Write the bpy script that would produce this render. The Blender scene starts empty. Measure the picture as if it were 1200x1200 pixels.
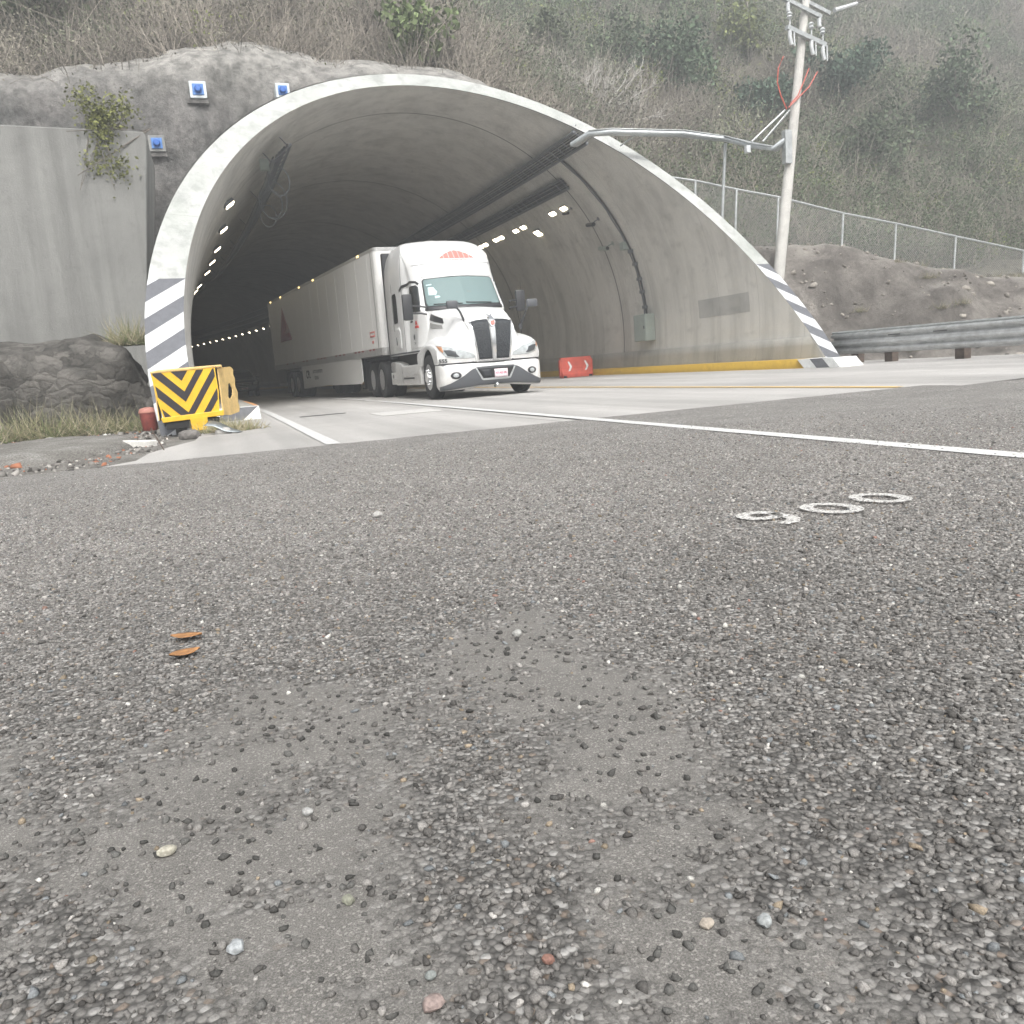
import bpy, bmesh, math, random
import numpy as np
from mathutils import Vector, Matrix
from mathutils.bvhtree import BVHTree
from math import radians, sin, cos, pi, sqrt

S = bpy.context.scene
C = S.collection
random.seed(7)
rng = np.random.default_rng(11)

# ------------------------------------------------------------------ camera
# X = across the road (right), Y = along the road into the tunnel, Z = up
CF, CP, CR, CH, CA = 1025.58, 0.1667, -0.0772, 0.6666, 0.3111
F_ = np.array([sin(CA) * cos(CP), cos(CA) * cos(CP), -sin(CP)])
U_ = np.array([sin(CA) * sin(CP), cos(CA) * sin(CP), cos(CP)])
R_ = np.array([cos(CA), -sin(CA), 0.])
R2 = cos(CR) * R_ + sin(CR) * U_
U2 = -sin(CR) * R_ + cos(CR) * U_
cd = bpy.data.cameras.new('camera')
cam = bpy.data.objects.new('camera', cd)
C.objects.link(cam)
M = Matrix.Identity(4)
for i in range(3):
    M[i][0] = R2[i]; M[i][1] = U2[i]; M[i][2] = -F_[i]
M[2][3] = CH
cam.matrix_world = M
cd.sensor_width = 36
cd.lens = CF / 1200 * 36
cd.clip_start = 0.05
cd.clip_end = 2000
S.camera = cam

def ray(px, py):
    return (px - 600) / CF * R2 - (py - 600) / CF * U2 + F_
def G(px, py, z=0.):                 # point of the ground seen at a place in the photo
    d = ray(px, py); k = (z - CH) / d[2]
    return np.array([k * d[0], k * d[1], z])
def AY(px, py, y):                   # point at a given distance along the road
    d = ray(px, py); k = y / d[1]
    return np.array([k * d[0], y, CH + k * d[2]])

# ------------------------------------------------------------------ world, sun, exposure
SUN_EL, SUN_AZ = radians(48), radians(182)      # azimuth from +Y clockwise: behind the camera, to the right
W = bpy.data.worlds.new('World'); S.world = W
W.use_nodes = True
nt = W.node_tree; nt.nodes.clear()
wo = nt.nodes.new('ShaderNodeOutputWorld'); bg = nt.nodes.new('ShaderNodeBackground')
sk = nt.nodes.new('ShaderNodeTexSky'); sk.sky_type = 'NISHITA'; sk.sun_disc = False
sk.sun_elevation = SUN_EL; sk.sun_rotation = SUN_AZ
sk.air_density = 1.0; sk.dust_density = 8.0; sk.ozone_density = 1.0
hs = nt.nodes.new('ShaderNodeHueSaturation'); hs.inputs['Saturation'].default_value = 0.18
nt.links.new(sk.outputs[0], hs.inputs['Color']); nt.links.new(hs.outputs[0], bg.inputs[0])
bg.inputs[1].default_value = 0.15
nt.links.new(bg.outputs[0], wo.inputs[0])
sl = bpy.data.lights.new('sun', 'SUN'); sl.energy = 2.0; sl.angle = radians(25); sl.color = (1, .97, .93)
so = bpy.data.objects.new('sun', sl); C.objects.link(so)
sd = Vector((sin(SUN_AZ) * cos(SUN_EL), cos(SUN_AZ) * cos(SUN_EL), sin(SUN_EL)))
so.rotation_euler = (-sd).to_track_quat('-Z', 'Y').to_euler()
S.view_settings.view_transform = 'Standard'
S.view_settings.look = 'None'
S.view_settings.exposure = 1.0
S.view_settings.gamma = 1
S.cycles.max_bounces = 8
S.cycles.diffuse_bounces = 4
S.cycles.transparent_max_bounces = 8
S.cycles.use_denoising = True

# ------------------------------------------------------------------ materials
def mat(name, col=(.5, .5, .5), rough=.6, metal=0., spec=.5, noise=0., nscale=5., bump=0., bscale=40.,
        col2=None, emit=0., coat=0., stretch=(1, 1, 1), coord='Object', trans=0., detail=6.):
    m = bpy.data.materials.new(name); m.use_nodes = True
    n = m.node_tree.nodes; l = m.node_tree.links
    b = n['Principled BSDF']
    b.inputs['Base Color'].default_value = (*col, 1)
    b.inputs['Roughness'].default_value = rough
    b.inputs['Metallic'].default_value = metal
    b.inputs['Specular IOR Level'].default_value = spec
    b.inputs['Coat Weight'].default_value = coat
    if trans: b.inputs['Transmission Weight'].default_value = trans
    if emit:
        b.inputs['Emission Color'].default_value = (*col, 1); b.inputs['Emission Strength'].default_value = emit
    tc = n.new('ShaderNodeTexCoord'); mp = n.new('ShaderNodeMapping'); mp.inputs['Scale'].default_value = stretch
    l.new(tc.outputs[coord], mp.inputs[0])
    if noise or col2:
        t = n.new('ShaderNodeTexNoise'); t.inputs['Scale'].default_value = nscale; t.inputs['Detail'].default_value = detail
        t.inputs['Roughness'].default_value = .62
        l.new(mp.outputs[0], t.inputs['Vector'])
        r = n.new('ShaderNodeValToRGB')
        c2 = col2 or tuple(c * (1 - noise) for c in col)
        c1 = col if col2 else tuple(min(1, c * (1 + noise)) for c in col)
        r.color_ramp.elements[0].position = .33; r.color_ramp.elements[1].position = .67
        r.color_ramp.elements[0].color = (*c2, 1); r.color_ramp.elements[1].color = (*c1, 1)
        l.new(t.outputs[0], r.inputs[0]); l.new(r.outputs[0], b.inputs['Base Color'])
    if bump:
        t = n.new('ShaderNodeTexNoise'); t.inputs['Scale'].default_value = bscale; t.inputs['Detail'].default_value = 5
        l.new(mp.outputs[0], t.inputs['Vector'])
        bp = n.new('ShaderNodeBump'); bp.inputs['Strength'].default_value = 1; bp.inputs['Distance'].default_value = bump
        l.new(t.outputs[0], bp.inputs['Height']); l.new(bp.outputs[0], b.inputs['Normal'])
    return m

class NT:
    """small helper to write node graphs"""
    def __init__(s, name, rough=.8, spec=.3):
        s.m = bpy.data.materials.new(name); s.m.use_nodes = True
        s.n = s.m.node_tree.nodes; s.l = s.m.node_tree.links; s.b = s.n['Principled BSDF']
        s.b.inputs['Roughness'].default_value = rough; s.b.inputs['Specular IOR Level'].default_value = spec
        s.tc = s.n.new('ShaderNodeTexCoord')
    def set(s, node, k, v):
        if hasattr(v, 'is_linked') or isinstance(v, bpy.types.NodeSocket): s.l.new(v, node.inputs[k])
        else: node.inputs[k].default_value = v
    def map(s, scale=(1, 1, 1), rot=(0, 0, 0), loc=(0, 0, 0), src=None):
        m = s.n.new('ShaderNodeMapping'); m.inputs['Scale'].default_value = scale
        m.inputs['Rotation'].default_value = rot; m.inputs['Location'].default_value = loc
        s.l.new(src or s.tc.outputs['Object'], m.inputs[0]); return m.outputs[0]
    def noise(s, scale, vec=None, detail=6, rough=.6, dist=0.):
        t = s.n.new('ShaderNodeTexNoise'); t.inputs['Scale'].default_value = scale; t.inputs['Detail'].default_value = detail
        t.inputs['Roughness'].default_value = rough; t.inputs['Distortion'].default_value = dist
        s.l.new(vec or s.tc.outputs['Object'], t.inputs['Vector']); return t.outputs[0]
    def voro(s, scale, vec=None, feat='F1', out='Distance'):
        t = s.n.new('ShaderNodeTexVoronoi'); t.feature = feat; t.inputs['Scale'].default_value = scale
        s.l.new(vec or s.tc.outputs['Object'], t.inputs['Vector']); return t.outputs[out]
    def ramp(s, f, stops):
        r = s.n.new('ShaderNodeValToRGB'); e = r.color_ramp.elements
        while len(e) < len(stops): e.new(.5)
        for i, (p, c) in enumerate(stops):
            e[i].position = p
            e[i].color = (c, c, c, 1) if not isinstance(c, tuple) else (*c, 1)
        s.l.new(f, r.inputs[0]); return r.outputs[0]
    def math(s, op, a, b=0., c=0.):
        m = s.n.new('ShaderNodeMath'); m.operation = op
        for i, v in enumerate((a, b, c)): s.set(m, i, v)
        return m.outputs[0]
    def mix(s, f, a, b, mode='MIX'):
        m = s.n.new('ShaderNodeMix'); m.data_type = 'RGBA'; m.blend_type = mode
        s.set(m, 0, f)
        for k, v in ((6, a), (7, b)):
            if isinstance(v, tuple): v = (*v, 1)
            s.set(m, k, v)
        return m.outputs[2]
    def sep(s, vec=None):
        m = s.n.new('ShaderNodeSeparateXYZ'); s.l.new(vec or s.tc.outputs['Object'], m.inputs[0]); return m.outputs
    def attr(s, name):
        a = s.n.new('ShaderNodeAttribute'); a.attribute_name = name; return a.outputs
    def bump(s, h, dist=.01, strength=1.):
        b = s.n.new('ShaderNodeBump'); b.inputs['Distance'].default_value = dist; b.inputs['Strength'].default_value = strength
        s.l.new(h, b.inputs['Height']); s.l.new(b.outputs[0], s.b.inputs['Normal'])
    def out(s, col): s.set(s.b, 'Base Color', (*col, 1) if isinstance(col, tuple) else col); return s.m

# concrete of the tunnel: board marks, stains, vertical drips
def concrete_mat(name, lo, hi, streak=.5, scale=1.):
    k = NT(name, .85, .25)
    big = k.noise(.35 * scale, detail=8, rough=.65)
    col = k.ramp(big, [(.3, lo), (.7, hi)])
    st = k.noise(1.3, k.map((1.2, 1.2, .07)), detail=7, rough=.7)
    st = k.ramp(st, [(.44, 1.), (.66, 1. - streak * .42)])
    col = k.mix(1., col, st, 'MULTIPLY')
    bl = k.ramp(k.noise(2.6, k.map((1, .5, 1)), detail=9, rough=.7), [(.33, .84), (.46, 1.)])
    col = k.mix(1., col, bl, 'MULTIPLY')
    fy = k.sep()[1]
    ln = k.math('LESS_THAN', k.math('FRACT', k.math('DIVIDE', fy, 1.86)), .009)
    col = k.mix(k.math('MULTIPLY', ln, .35), col, (.12, .12, .11))
    fine = k.ramp(k.noise(45, detail=4), [(.3, .9), (.7, 1.08)])
    col = k.mix(1., col, fine, 'MULTIPLY')
    k.bump(k.noise(22, detail=8, rough=.7), .008)
    return k.out(col)
M_lining = concrete_mat('lining_concrete', (.56, .55, .515), (.68, .665, .625), .55)
M_plinth = concrete_mat('plinth_concrete', (.34, .33, .30), (.50, .485, .44), .7)
M_shell = concrete_mat('shell_concrete', (.30, .30, .29), (.45, .45, .43), .4)

def face_mat():
    k = NT('portal_face_paint', .6, .4)
    o = k.sep()
    base = k.ramp(k.noise(1.2, detail=8, rough=.65), [(.3, (.38, .39, .375)), (.7, (.50, .51, .49))])
    base = k.mix(1., base, k.ramp(k.noise(3.0, k.map((1, 1, .2)), detail=9, rough=.7), [(.36, .72), (.52, 1.)]), 'MULTIPLY')
    base = k.mix(k.ramp(k.noise(.7, detail=8), [(.45, 0.), (.62, .35)]), base, (.30, .33, .29))
    seam = k.math('LESS_THAN', k.math('FRACT', k.math('DIVIDE', k.math('ADD', o[1], k.math('MULTIPLY', o[2], .3)), 2.3)), .006)
    base = k.mix(k.math('MULTIPLY', seam, .5), base, (.15, .15, .14))
    dx = k.math('ABSOLUTE', k.math('SUBTRACT', o[0], 6.6))          # distance from the crown line
    # bands drop towards the outside on both sides
    f = k.math('ADD', k.math('MULTIPLY', o[2], 1.), k.math('MULTIPLY', dx, .62))
    f = k.math('FRACT', k.math('DIVIDE', k.math('ADD', f, .22), .60))
    st = k.math('GREATER_THAN', f, .5)
    dirt_sheen = k.ramp(k.noise(7, detail=8, rough=.7), [(.35, .8), (.6, 1.)])
    stripe = k.mix(st, (.14, .145, .16), (.62, .63, .64))
    stripe = k.mix(1., stripe, dirt_sheen, 'MULTIPLY')
    low = k.math('LESS_THAN', o[2], 2.72)
    k.bump(k.noise(30, detail=6), .004)
    return k.out(k.mix(low, base, stripe))
M_face = face_mat()

def shot_mat():
    k = NT('sprayed_concrete', .95, .15)
    a = k.noise(.42, detail=10, rough=.72, dist=.8)
    col = k.ramp(a, [(.30, (.09, .095, .092)), (.44, (.17, .167, .16)), (.57, (.27, .258, .247)), (.68, (.40, .39, .37))])
    z = k.sep()[2]
    dr = k.ramp(k.noise(.9, k.map((1.2, 1.2, .12)), detail=8, rough=.7), [(.4, 1.), (.62, .55)])
    col = k.mix(1., col, dr, 'MULTIPLY')
    spot = k.ramp(k.noise(5., detail=8, rough=.75), [(.38, .6), (.55, 1.08)])
    col = k.mix(1., col, spot, 'MULTIPLY')
    top = k.ramp(k.math('DIVIDE', k.math('ADD', z, k.math('MULTIPLY', k.noise(.6, detail=9, rough=.7), 3.)), 16.), [(.62, 0.), (.74, 1.)])
    col = k.mix(k.math('MULTIPLY', top, .55), col, k.ramp(k.noise(3., detail=8), [(.35, (.2, .2, .18)), (.6, (.62, .60, .56))]))
    k.bump(k.noise(6, detail=10, rough=.75), .09)
    return k.out(col)
M_shot = shot_mat()

def road_concrete():
    k = NT('road_concrete', .7, .35)
    a = k.noise(.5, k.map((1, .35, 1)), detail=8, rough=.65)
    col = k.ramp(a, [(.3, (.37, .36, .345)), (.7, (.52, .505, .485))])
    # tyre wear: long darker bands
    w = k.noise(1.1, k.map((1, .03, 1)), detail=3)
    col = k.mix(1., col, k.ramp(w, [(.4, .82), (.6, 1.05)]), 'MULTIPLY')
    fine = k.ramp(k.noise(160, detail=4), [(.3, .78), (.7, 1.12)])
    col = k.mix(1., col, fine, 'MULTIPLY')
    # transverse joints every 4.6 m
    y = k.sep()[1]
    j = k.math('LESS_THAN', k.math('FRACT', k.math('DIVIDE', k.math('ADD', y, 1.1), 4.6)), .0035)
    x = k.sep()[0]
    j2 = k.math('LESS_THAN', k.math('ABSOLUTE', k.math('SUBTRACT', x, 3.6)), .008)
    col = k.mix(k.math('MAXIMUM', j, j2), col, (.12, .115, .11))
    k.bump(k.noise(220, detail=4), .004)
    return k.out(col)
M_rconc = road_concrete()

def asphalt():
    k = NT('asphalt_chip_seal', .78, .4)
    rough = k.attr('rough')[2]
    # binder surface: grey with fine sand
    b0 = k.ramp(k.noise(6., detail=9, rough=.7), [(.3, (.130, .124, .115)), (.7, (.190, .182, .169))])
    sand = k.ramp(k.noise(420, detail=3, rough=.8), [(.30, .40), (.52, 1.), (.70, 1.9)])
    b0 = k.mix(1., b0, sand, 'MULTIPLY')
    sp = k.voro(330, feat='F1', out='Color'); spm = k.sep(sp)[0]
    b0 = k.mix(k.ramp(spm, [(.90, 0.), (.93, .65)]), b0, (.36, .345, .32))
    # chips
    vc = k.voro(95, out='Color'); s = k.sep(vc)
    vd = k.voro(95, out='Distance')
    chip = k.ramp(s[0], [(0., (.125, .12, .113)), (.35, (.205, .197, .186)), (.62, (.275, .264, .248)), (.85, (.365, .352, .332)), (1., (.50, .49, .47))])
    chip = k.mix(k.ramp(s[1], [(.95, 0.), (.97, .6)]), chip, (.30, .22, .16))
    gap = k.ramp(vd, [(.46, 1.), (.68, .45)])
    chip = k.mix(1., chip, gap, 'MULTIPLY')
    chip = k.mix(1., chip, k.ramp(k.noise(1.6, detail=6), [(.32, .86), (.68, 1.14)]), 'MULTIPLY')
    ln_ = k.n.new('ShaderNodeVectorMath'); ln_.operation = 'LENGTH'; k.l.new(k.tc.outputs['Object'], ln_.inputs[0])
    dirt_sheen = k.n.new('ShaderNodeMapRange'); k.l.new(ln_.outputs['Value'], dirt_sheen.inputs[0])
    for i_, v_ in ((1, 1.2), (2, 4.2), (3, .72), (4, 1.)): dirt_sheen.inputs[i_].default_value = v_
    chip = k.mix(1., chip, dirt_sheen.outputs[0], 'MULTIPLY')  # chips darker near the camera: the farther grazing sheen is painted into colour
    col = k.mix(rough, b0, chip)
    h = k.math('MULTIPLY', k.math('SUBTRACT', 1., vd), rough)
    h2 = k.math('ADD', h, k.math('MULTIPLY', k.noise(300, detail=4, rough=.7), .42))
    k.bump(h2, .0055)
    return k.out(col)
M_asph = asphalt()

k = NT('line_paint_white', .55, .4)
wear = k.ramp(k.noise(28, detail=8, rough=.75), [(.34, (.34, .335, .33)), (.46, (.58, .58, .57)), (.7, (.68, .68, .67))])
k.bump(k.noise(150, detail=4), .003)
M_wline = k.out(wear)
k = NT('line_paint_yellow', .6, .4)
M_yline = k.out(k.ramp(k.noise(9, detail=8, rough=.8), [(.30, (.45, .38, .26)), (.5, (.72, .48, .14))]))
k = NT('kerb_yellow', .6, .4)
M_ykerb = k.out(k.ramp(k.noise(5, detail=8, rough=.75), [(.3, (.30, .20, .04)), (.42, (.50, .32, .05)), (.7, (.60, .40, .06))]))
def worn_digit():
    k = NT('worn_spray_paint', .7, .3)
    f = k.ramp(k.noise(70, detail=7, rough=.85), [(.43, 0.), (.53, 1.)])
    tr = k.n.new('ShaderNodeBsdfTransparent'); mx = k.n.new('ShaderNodeMixShader')
    k.l.new(f, mx.inputs[0]); k.l.new(tr.outputs[0], mx.inputs[1]); k.l.new(k.b.outputs[0], mx.inputs[2])
    k.l.new(mx.outputs[0], k.n['Material Output'].inputs[0])
    return k.out((.60, .59, .57))
M_digit = worn_digit()

def attr_mat(name, rough=.85, spec=.25, bump=0., bscale=60, trans=0., vary=.0):
    k = NT(name, rough, spec)
    c = k.attr('Col')[0]
    if vary: c = k.mix(1., c, k.ramp(k.noise(bscale, detail=4), [(.3, 1 - vary), (.7, 1 + vary)]), 'MULTIPLY')
    if bump: k.bump(k.noise(bscale, detail=4), bump)
    if trans: k.b.inputs['Transmission Weight'].default_value = 0
    return k.out(c)
M_stone = attr_mat('gravel', .9, .2, .0006, 500, vary=.38)
M_leaf = attr_mat('foliage', .8, .15)
M_debris = attr_mat('debris', .85, .2)

k = NT('hillside_soil', 1., .05)
c = k.ramp(k.noise(.25, detail=9, rough=.7), [(.3, (.11, .105, .085)), (.5, (.16, .15, .12)), (.7, (.22, .20, .165))])
c = k.mix(1., c, k.ramp(k.noise(3.5, detail=9, rough=.75), [(.3, .5), (.7, 1.5)]), 'MULTIPLY')
k.bump(k.noise(3, detail=9, rough=.75), .25)
M_hill = k.out(c)
k = NT('bank_soil', 1., .05)
c = k.ramp(k.noise(.45, k.map((1, 1, 1)), detail=10, rough=.68, dist=.5), [(.3, (.13, .12, .11)), (.5, (.22, .203, .185)), (.68, (.36, .335, .305))])
c = k.mix(1., c, k.ramp(k.noise(2.6, k.map((1, 1, .3)), detail=9, rough=.75), [(.33, .62), (.6, 1.15)]), 'MULTIPLY')
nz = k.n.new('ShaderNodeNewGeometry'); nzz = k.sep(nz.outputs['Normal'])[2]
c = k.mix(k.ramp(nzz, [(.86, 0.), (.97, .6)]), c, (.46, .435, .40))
k.bump(k.noise(4, k.map((1, 1, .6)), detail=14, rough=.8), .16)
M_bank = k.out(c)
k = NT('shoulder_gravel', 1., .1)
c = k.ramp(k.noise(1.8, detail=9, rough=.7), [(.3, (.17, .16, .145)), (.55, (.27, .26, .24)), (.7, (.38, .37, .35))])
c = k.mix(1., c, k.ramp(k.voro(45, out='Distance'), [(.1, 1.2), (.7, .6)]), 'MULTIPLY')
k.bump(k.noise(40, detail=8, rough=.7), .02)
M_should = k.out(c)

k = NT('truck_white_paint', .28, .5); k.b.inputs['Coat Weight'].default_value = .25; k.b.inputs['Coat Roughness'].default_value = .15
zz0 = k.sep()[2]
dm = k.math('MULTIPLY', k.ramp(k.math('DIVIDE', zz0, 1.6), [(.12, 1.), (.75, .0)]), k.ramp(k.noise(5, k.map((1, 1, .5)), detail=8, rough=.7), [(.3, .1), (.65, .75)]))
M_white = k.out(k.mix(dm, k.ramp(k.noise(1.5, detail=5), [(.3, (.74, .745, .74)), (.7, (.78, .785, .78))]), (.42, .39, .35)))
M_trail = mat('trailer_white_panel', (.73, .73, .715), .42, noise=.012, nscale=1.2, stretch=(1, 1, .4))
M_trrail = mat('trailer_aluminium', (.50, .50, .49), .4, metal=.5, noise=.12, nscale=6)
M_dark = mat('dark_plastic', (.030, .031, .034), .45)
M_grey = mat('bumper_grey_plastic', (.075, .08, .088), .5)
M_black = mat('chassis_black', (.012, .012, .012), .7)
M_tyre = mat('tyre_rubber', (.022, .022, .023), .8, bump=.004, bscale=60)
M_chrome = mat('chrome', (.75, .76, .77), .12, metal=1.)
M_alu = mat('wheel_aluminium', (.74, .74, .74), .33, metal=.7)
M_glass = mat('windshield_glass', (.16, .225, .225), .06, spec=.6)
M_sglass = mat('side_glass', (.018, .022, .025), .06, spec=.8, coat=.5)
M_mesh = mat('grille_mesh', (.022, .025, .030), .5)
M_lamp = mat('headlight_glass', (.42, .45, .46), .08, spec=1., coat=1., noise=.3, nscale=9)
M_lampd = mat('headlight_dark', (.05, .055, .06), .15, coat=1.)
M_amber = mat('amber_lens', (.42, .20, .10), .2, coat=1.)
M_red = mat('logo_red', (.62, .075, .06), .5)
M_redf = mat('faded_logo_red', (.66, .20, .17), .5)
M_dred = mat('logo_dark_red', (.25, .03, .035), .5)
M_txt = mat('lettering_dark', (.07, .075, .08), .6)
M_plate = mat('plate_white', (.72, .62, .66), .4)
M_mirror = mat('mirror_glass', (.45, .47, .48), .05, metal=1.)
M_steel = mat('galvanised_steel', (.46, .48, .48), .45, metal=.6, noise=.18, nscale=7)
M_railm = mat('guardrail_steel', (.50, .51, .51), .5, metal=.55, noise=.22, nscale=5)
M_rust = mat('weathered_post', (.10, .075, .06), .8, noise=.4, nscale=12)
M_pole = mat('pole_concrete', (.52, .51, .48), .9, noise=.12, nscale=4, bump=.003, bscale=80)
M_cable = mat('cable_black', (.06, .06, .064), .6)
M_tray = mat('cable_tray_dark', (.18, .19, .20), .55, metal=.3)
M_conduit = mat('red_orange_conduit', (.50, .10, .07), .5)
M_cab = mat('cabinet_grey_green', (.30, .34, .31), .5, noise=.08, nscale=4)
M_orange = mat('barrier_plastic', (.60, .10, .065), .5, noise=.18, nscale=6)
M_joint = mat('joint_dark', (.06, .06, .058), .9)
M_yel = mat('attenuator_yellow', (.72, .43, .02), .45, noise=.1, nscale=8)
M_beige = mat('attenuator_faded_yellow', (.66, .46, .18), .6, noise=.15, nscale=9, bump=.004, bscale=20)
M_blk = mat('attenuator_black', (.022, .018, .022), .6, noise=.2, nscale=12)
M_bluebox = mat('blue_cap', (.07, .20, .50), .5, noise=.2, nscale=14)
M_boxw = mat('anchor_block_white', (.62, .66, .68), .7, noise=.15, nscale=6)
M_wgrey = mat('stripe_grey', (.165, .17, .185), .7, noise=.15, nscale=12)
M_wwhite = mat('stripe_white', (.80, .81, .80), .7, noise=.08, nscale=12)
M_lens = mat('lamp_lens', (1., .86, .62), .4, emit=7.)
M_carp = mat('car_dark_paint', (.02, .022, .025), .25, coat=1.)
M_bark = mat('bark', (.16, .14, .12), .95, noise=.3, nscale=15)
M_pale = mat('pale_bare_wood', (.50, .48, .45), .95, noise=.2, nscale=15)
M_slab = concrete_mat('wing_wall_concrete', (.24, .24, .23), (.36, .36, .345), .8)
k = NT('rough_rock', 1., .1)
def warp(k, amt, sc, scale):
    nn = k.n.new('ShaderNodeTexNoise'); nn.inputs['Scale'].default_value = sc; nn.inputs['Detail'].default_value = 4
    k.l.new(k.tc.outputs['Object'], nn.inputs['Vector'])
    mm = k.n.new('ShaderNodeVectorMath'); mm.operation = 'MULTIPLY_ADD'; mm.inputs[1].default_value = (amt,) * 3
    k.l.new(nn.outputs['Color'], mm.inputs[0]); k.l.new(k.map(scale), mm.inputs[2]); return mm.outputs[0]
wv = warp(k, 1.1, 1.3, (1, 1, 1.8))
vr = k.voro(2.6, wv, feat='DISTANCE_TO_EDGE'); vc_ = k.sep(k.voro(2.6, wv, out='Color'))[0]
c = k.mix(1., k.ramp(k.noise(1.5, detail=12, rough=.75), [(.35, (.07, .068, .062)), (.6, (.19, .18, .165))]), k.ramp(vc_, [(0., .65), (1., 1.25)]), 'MULTIPLY')
c = k.mix(1., c, k.ramp(vr, [(0., .72), (.05, 1.)]), 'MULTIPLY')
k.bump(k.math('ADD', k.noise(4, detail=12, rough=.8), k.math('MULTIPLY', k.ramp(vr, [(0., 0.), (.2, 1.)]), .25)), .10)
M_rock = k.out(c)
M_hose = mat('insulator', (.55, .57, .58), .3)
M_zinc = mat('zinc_bridge', (.50, .53, .54), .45, metal=.5, noise=.12, nscale=6)

# ------------------------------------------------------------------ object helpers
def link(name, me, material=None, parent=None, smooth=False):
    o = bpy.data.objects.new(name, me)
    if material is not None:
        if isinstance(material, (list, tuple)):
            for m in material: me.materials.append(m)
        else: me.materials.append(material)
    if parent is not None: o.parent = parent
    C.objects.link(o)
    if smooth:
        me.polygons.foreach_set('use_smooth', [True] * len(me.polygons))
    return o
def tag(o, label=None, cat=None, group=None, kind=None):
    if label: o['label'] = label
    if cat: o['category'] = cat
    if group: o['group'] = group
    if kind: o['kind'] = kind
    return o
def empty(name, loc=(0, 0, 0), rz=0., **kw):
    o = bpy.data.objects.new(name, None); C.objects.link(o); o.location = loc; o.rotation_euler = (0, 0, rz)
    o.empty_display_size = .2
    return tag(o, **kw)
def copy_tree(o, parent=None):
    c = o.copy(); C.objects.link(c)
    if parent is not None: c.parent = parent
    for ch in list(o.children): copy_tree(ch, c)
    return c
def npmesh(name, V, Fq, cols=None, point_attr=None):
    """V (n,3), Fq (m,k) ints, optional colour per vertex"""
    V = np.asarray(V, dtype=np.float32); Fq = np.asarray(Fq, dtype=np.int32)
    me = bpy.data.meshes.new(name); k = Fq.shape[1]
    me.vertices.add(len(V)); me.vertices.foreach_set('co', V.ravel())
    me.loops.add(Fq.size); me.loops.foreach_set('vertex_index', Fq.ravel())
    me.polygons.add(len(Fq)); me.polygons.foreach_set('loop_start', np.arange(0, Fq.size, k, dtype=np.int32))
    me.polygons.foreach_set('loop_total', np.full(len(Fq), k, dtype=np.int32))
    me.update(calc_edges=True)
    if cols is not None:
        a = me.color_attributes.new('Col', 'FLOAT_COLOR', 'POINT')
        cc = np.ones((len(V), 4), dtype=np.float32); cc[:, :3] = cols
        a.data.foreach_set('color', cc.ravel())
    if point_attr:
        for kk, vv in point_attr.items():
            a = me.attributes.new(kk, 'FLOAT', 'POINT'); a.data.foreach_set('value', np.asarray(vv, dtype=np.float32))
    return me
def grid_mesh(name, P, closed_u=False, closed_v=False, flip=False):
    """P (nu,nv,3) array -> quad mesh"""
    P = np.asarray(P, float); nu, nv = P.shape[:2]
    idx = np.arange(nu * nv).reshape(nu, nv)
    a = idx if closed_u else idx[:-1]; b = np.roll(idx, -1, 0) if closed_u else idx[1:]
    if closed_v:
        a2, b2 = np.roll(a, -1, 1), np.roll(b, -1, 1)
    else:
        a, a2 = a[:, :-1], a[:, 1:]; b, b2 = b[:, :-1], b[:, 1:]
    q = np.stack([a, b, b2, a2], -1).reshape(-1, 4)
    if flip: q = q[:, ::-1]
    return npmesh(name, P.reshape(-1, 3), q)
def cr(P, n, axis=0):
    """Catmull-Rom upsampling of a grid along an axis"""
    P = np.moveaxis(np.asarray(P, float), axis, 0)
    m = len(P); Q = np.concatenate([2 * P[:1] - P[1:2], P, 2 * P[-1:] - P[-2:-1]])
    out = []
    for i in range(m - 1):
        p0, p1, p2, p3 = Q[i], Q[i + 1], Q[i + 2], Q[i + 3]
        for t in np.arange(n) / n:
            out.append(.5 * ((2 * p1) + (-p0 + p2) * t + (2 * p0 - 5 * p1 + 4 * p2 - p3) * t * t + (-p0 + 3 * p1 - 3 * p2 + p3) * t ** 3))
    out.append(P[-1])
    return np.moveaxis(np.array(out), 0, axis)

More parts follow.
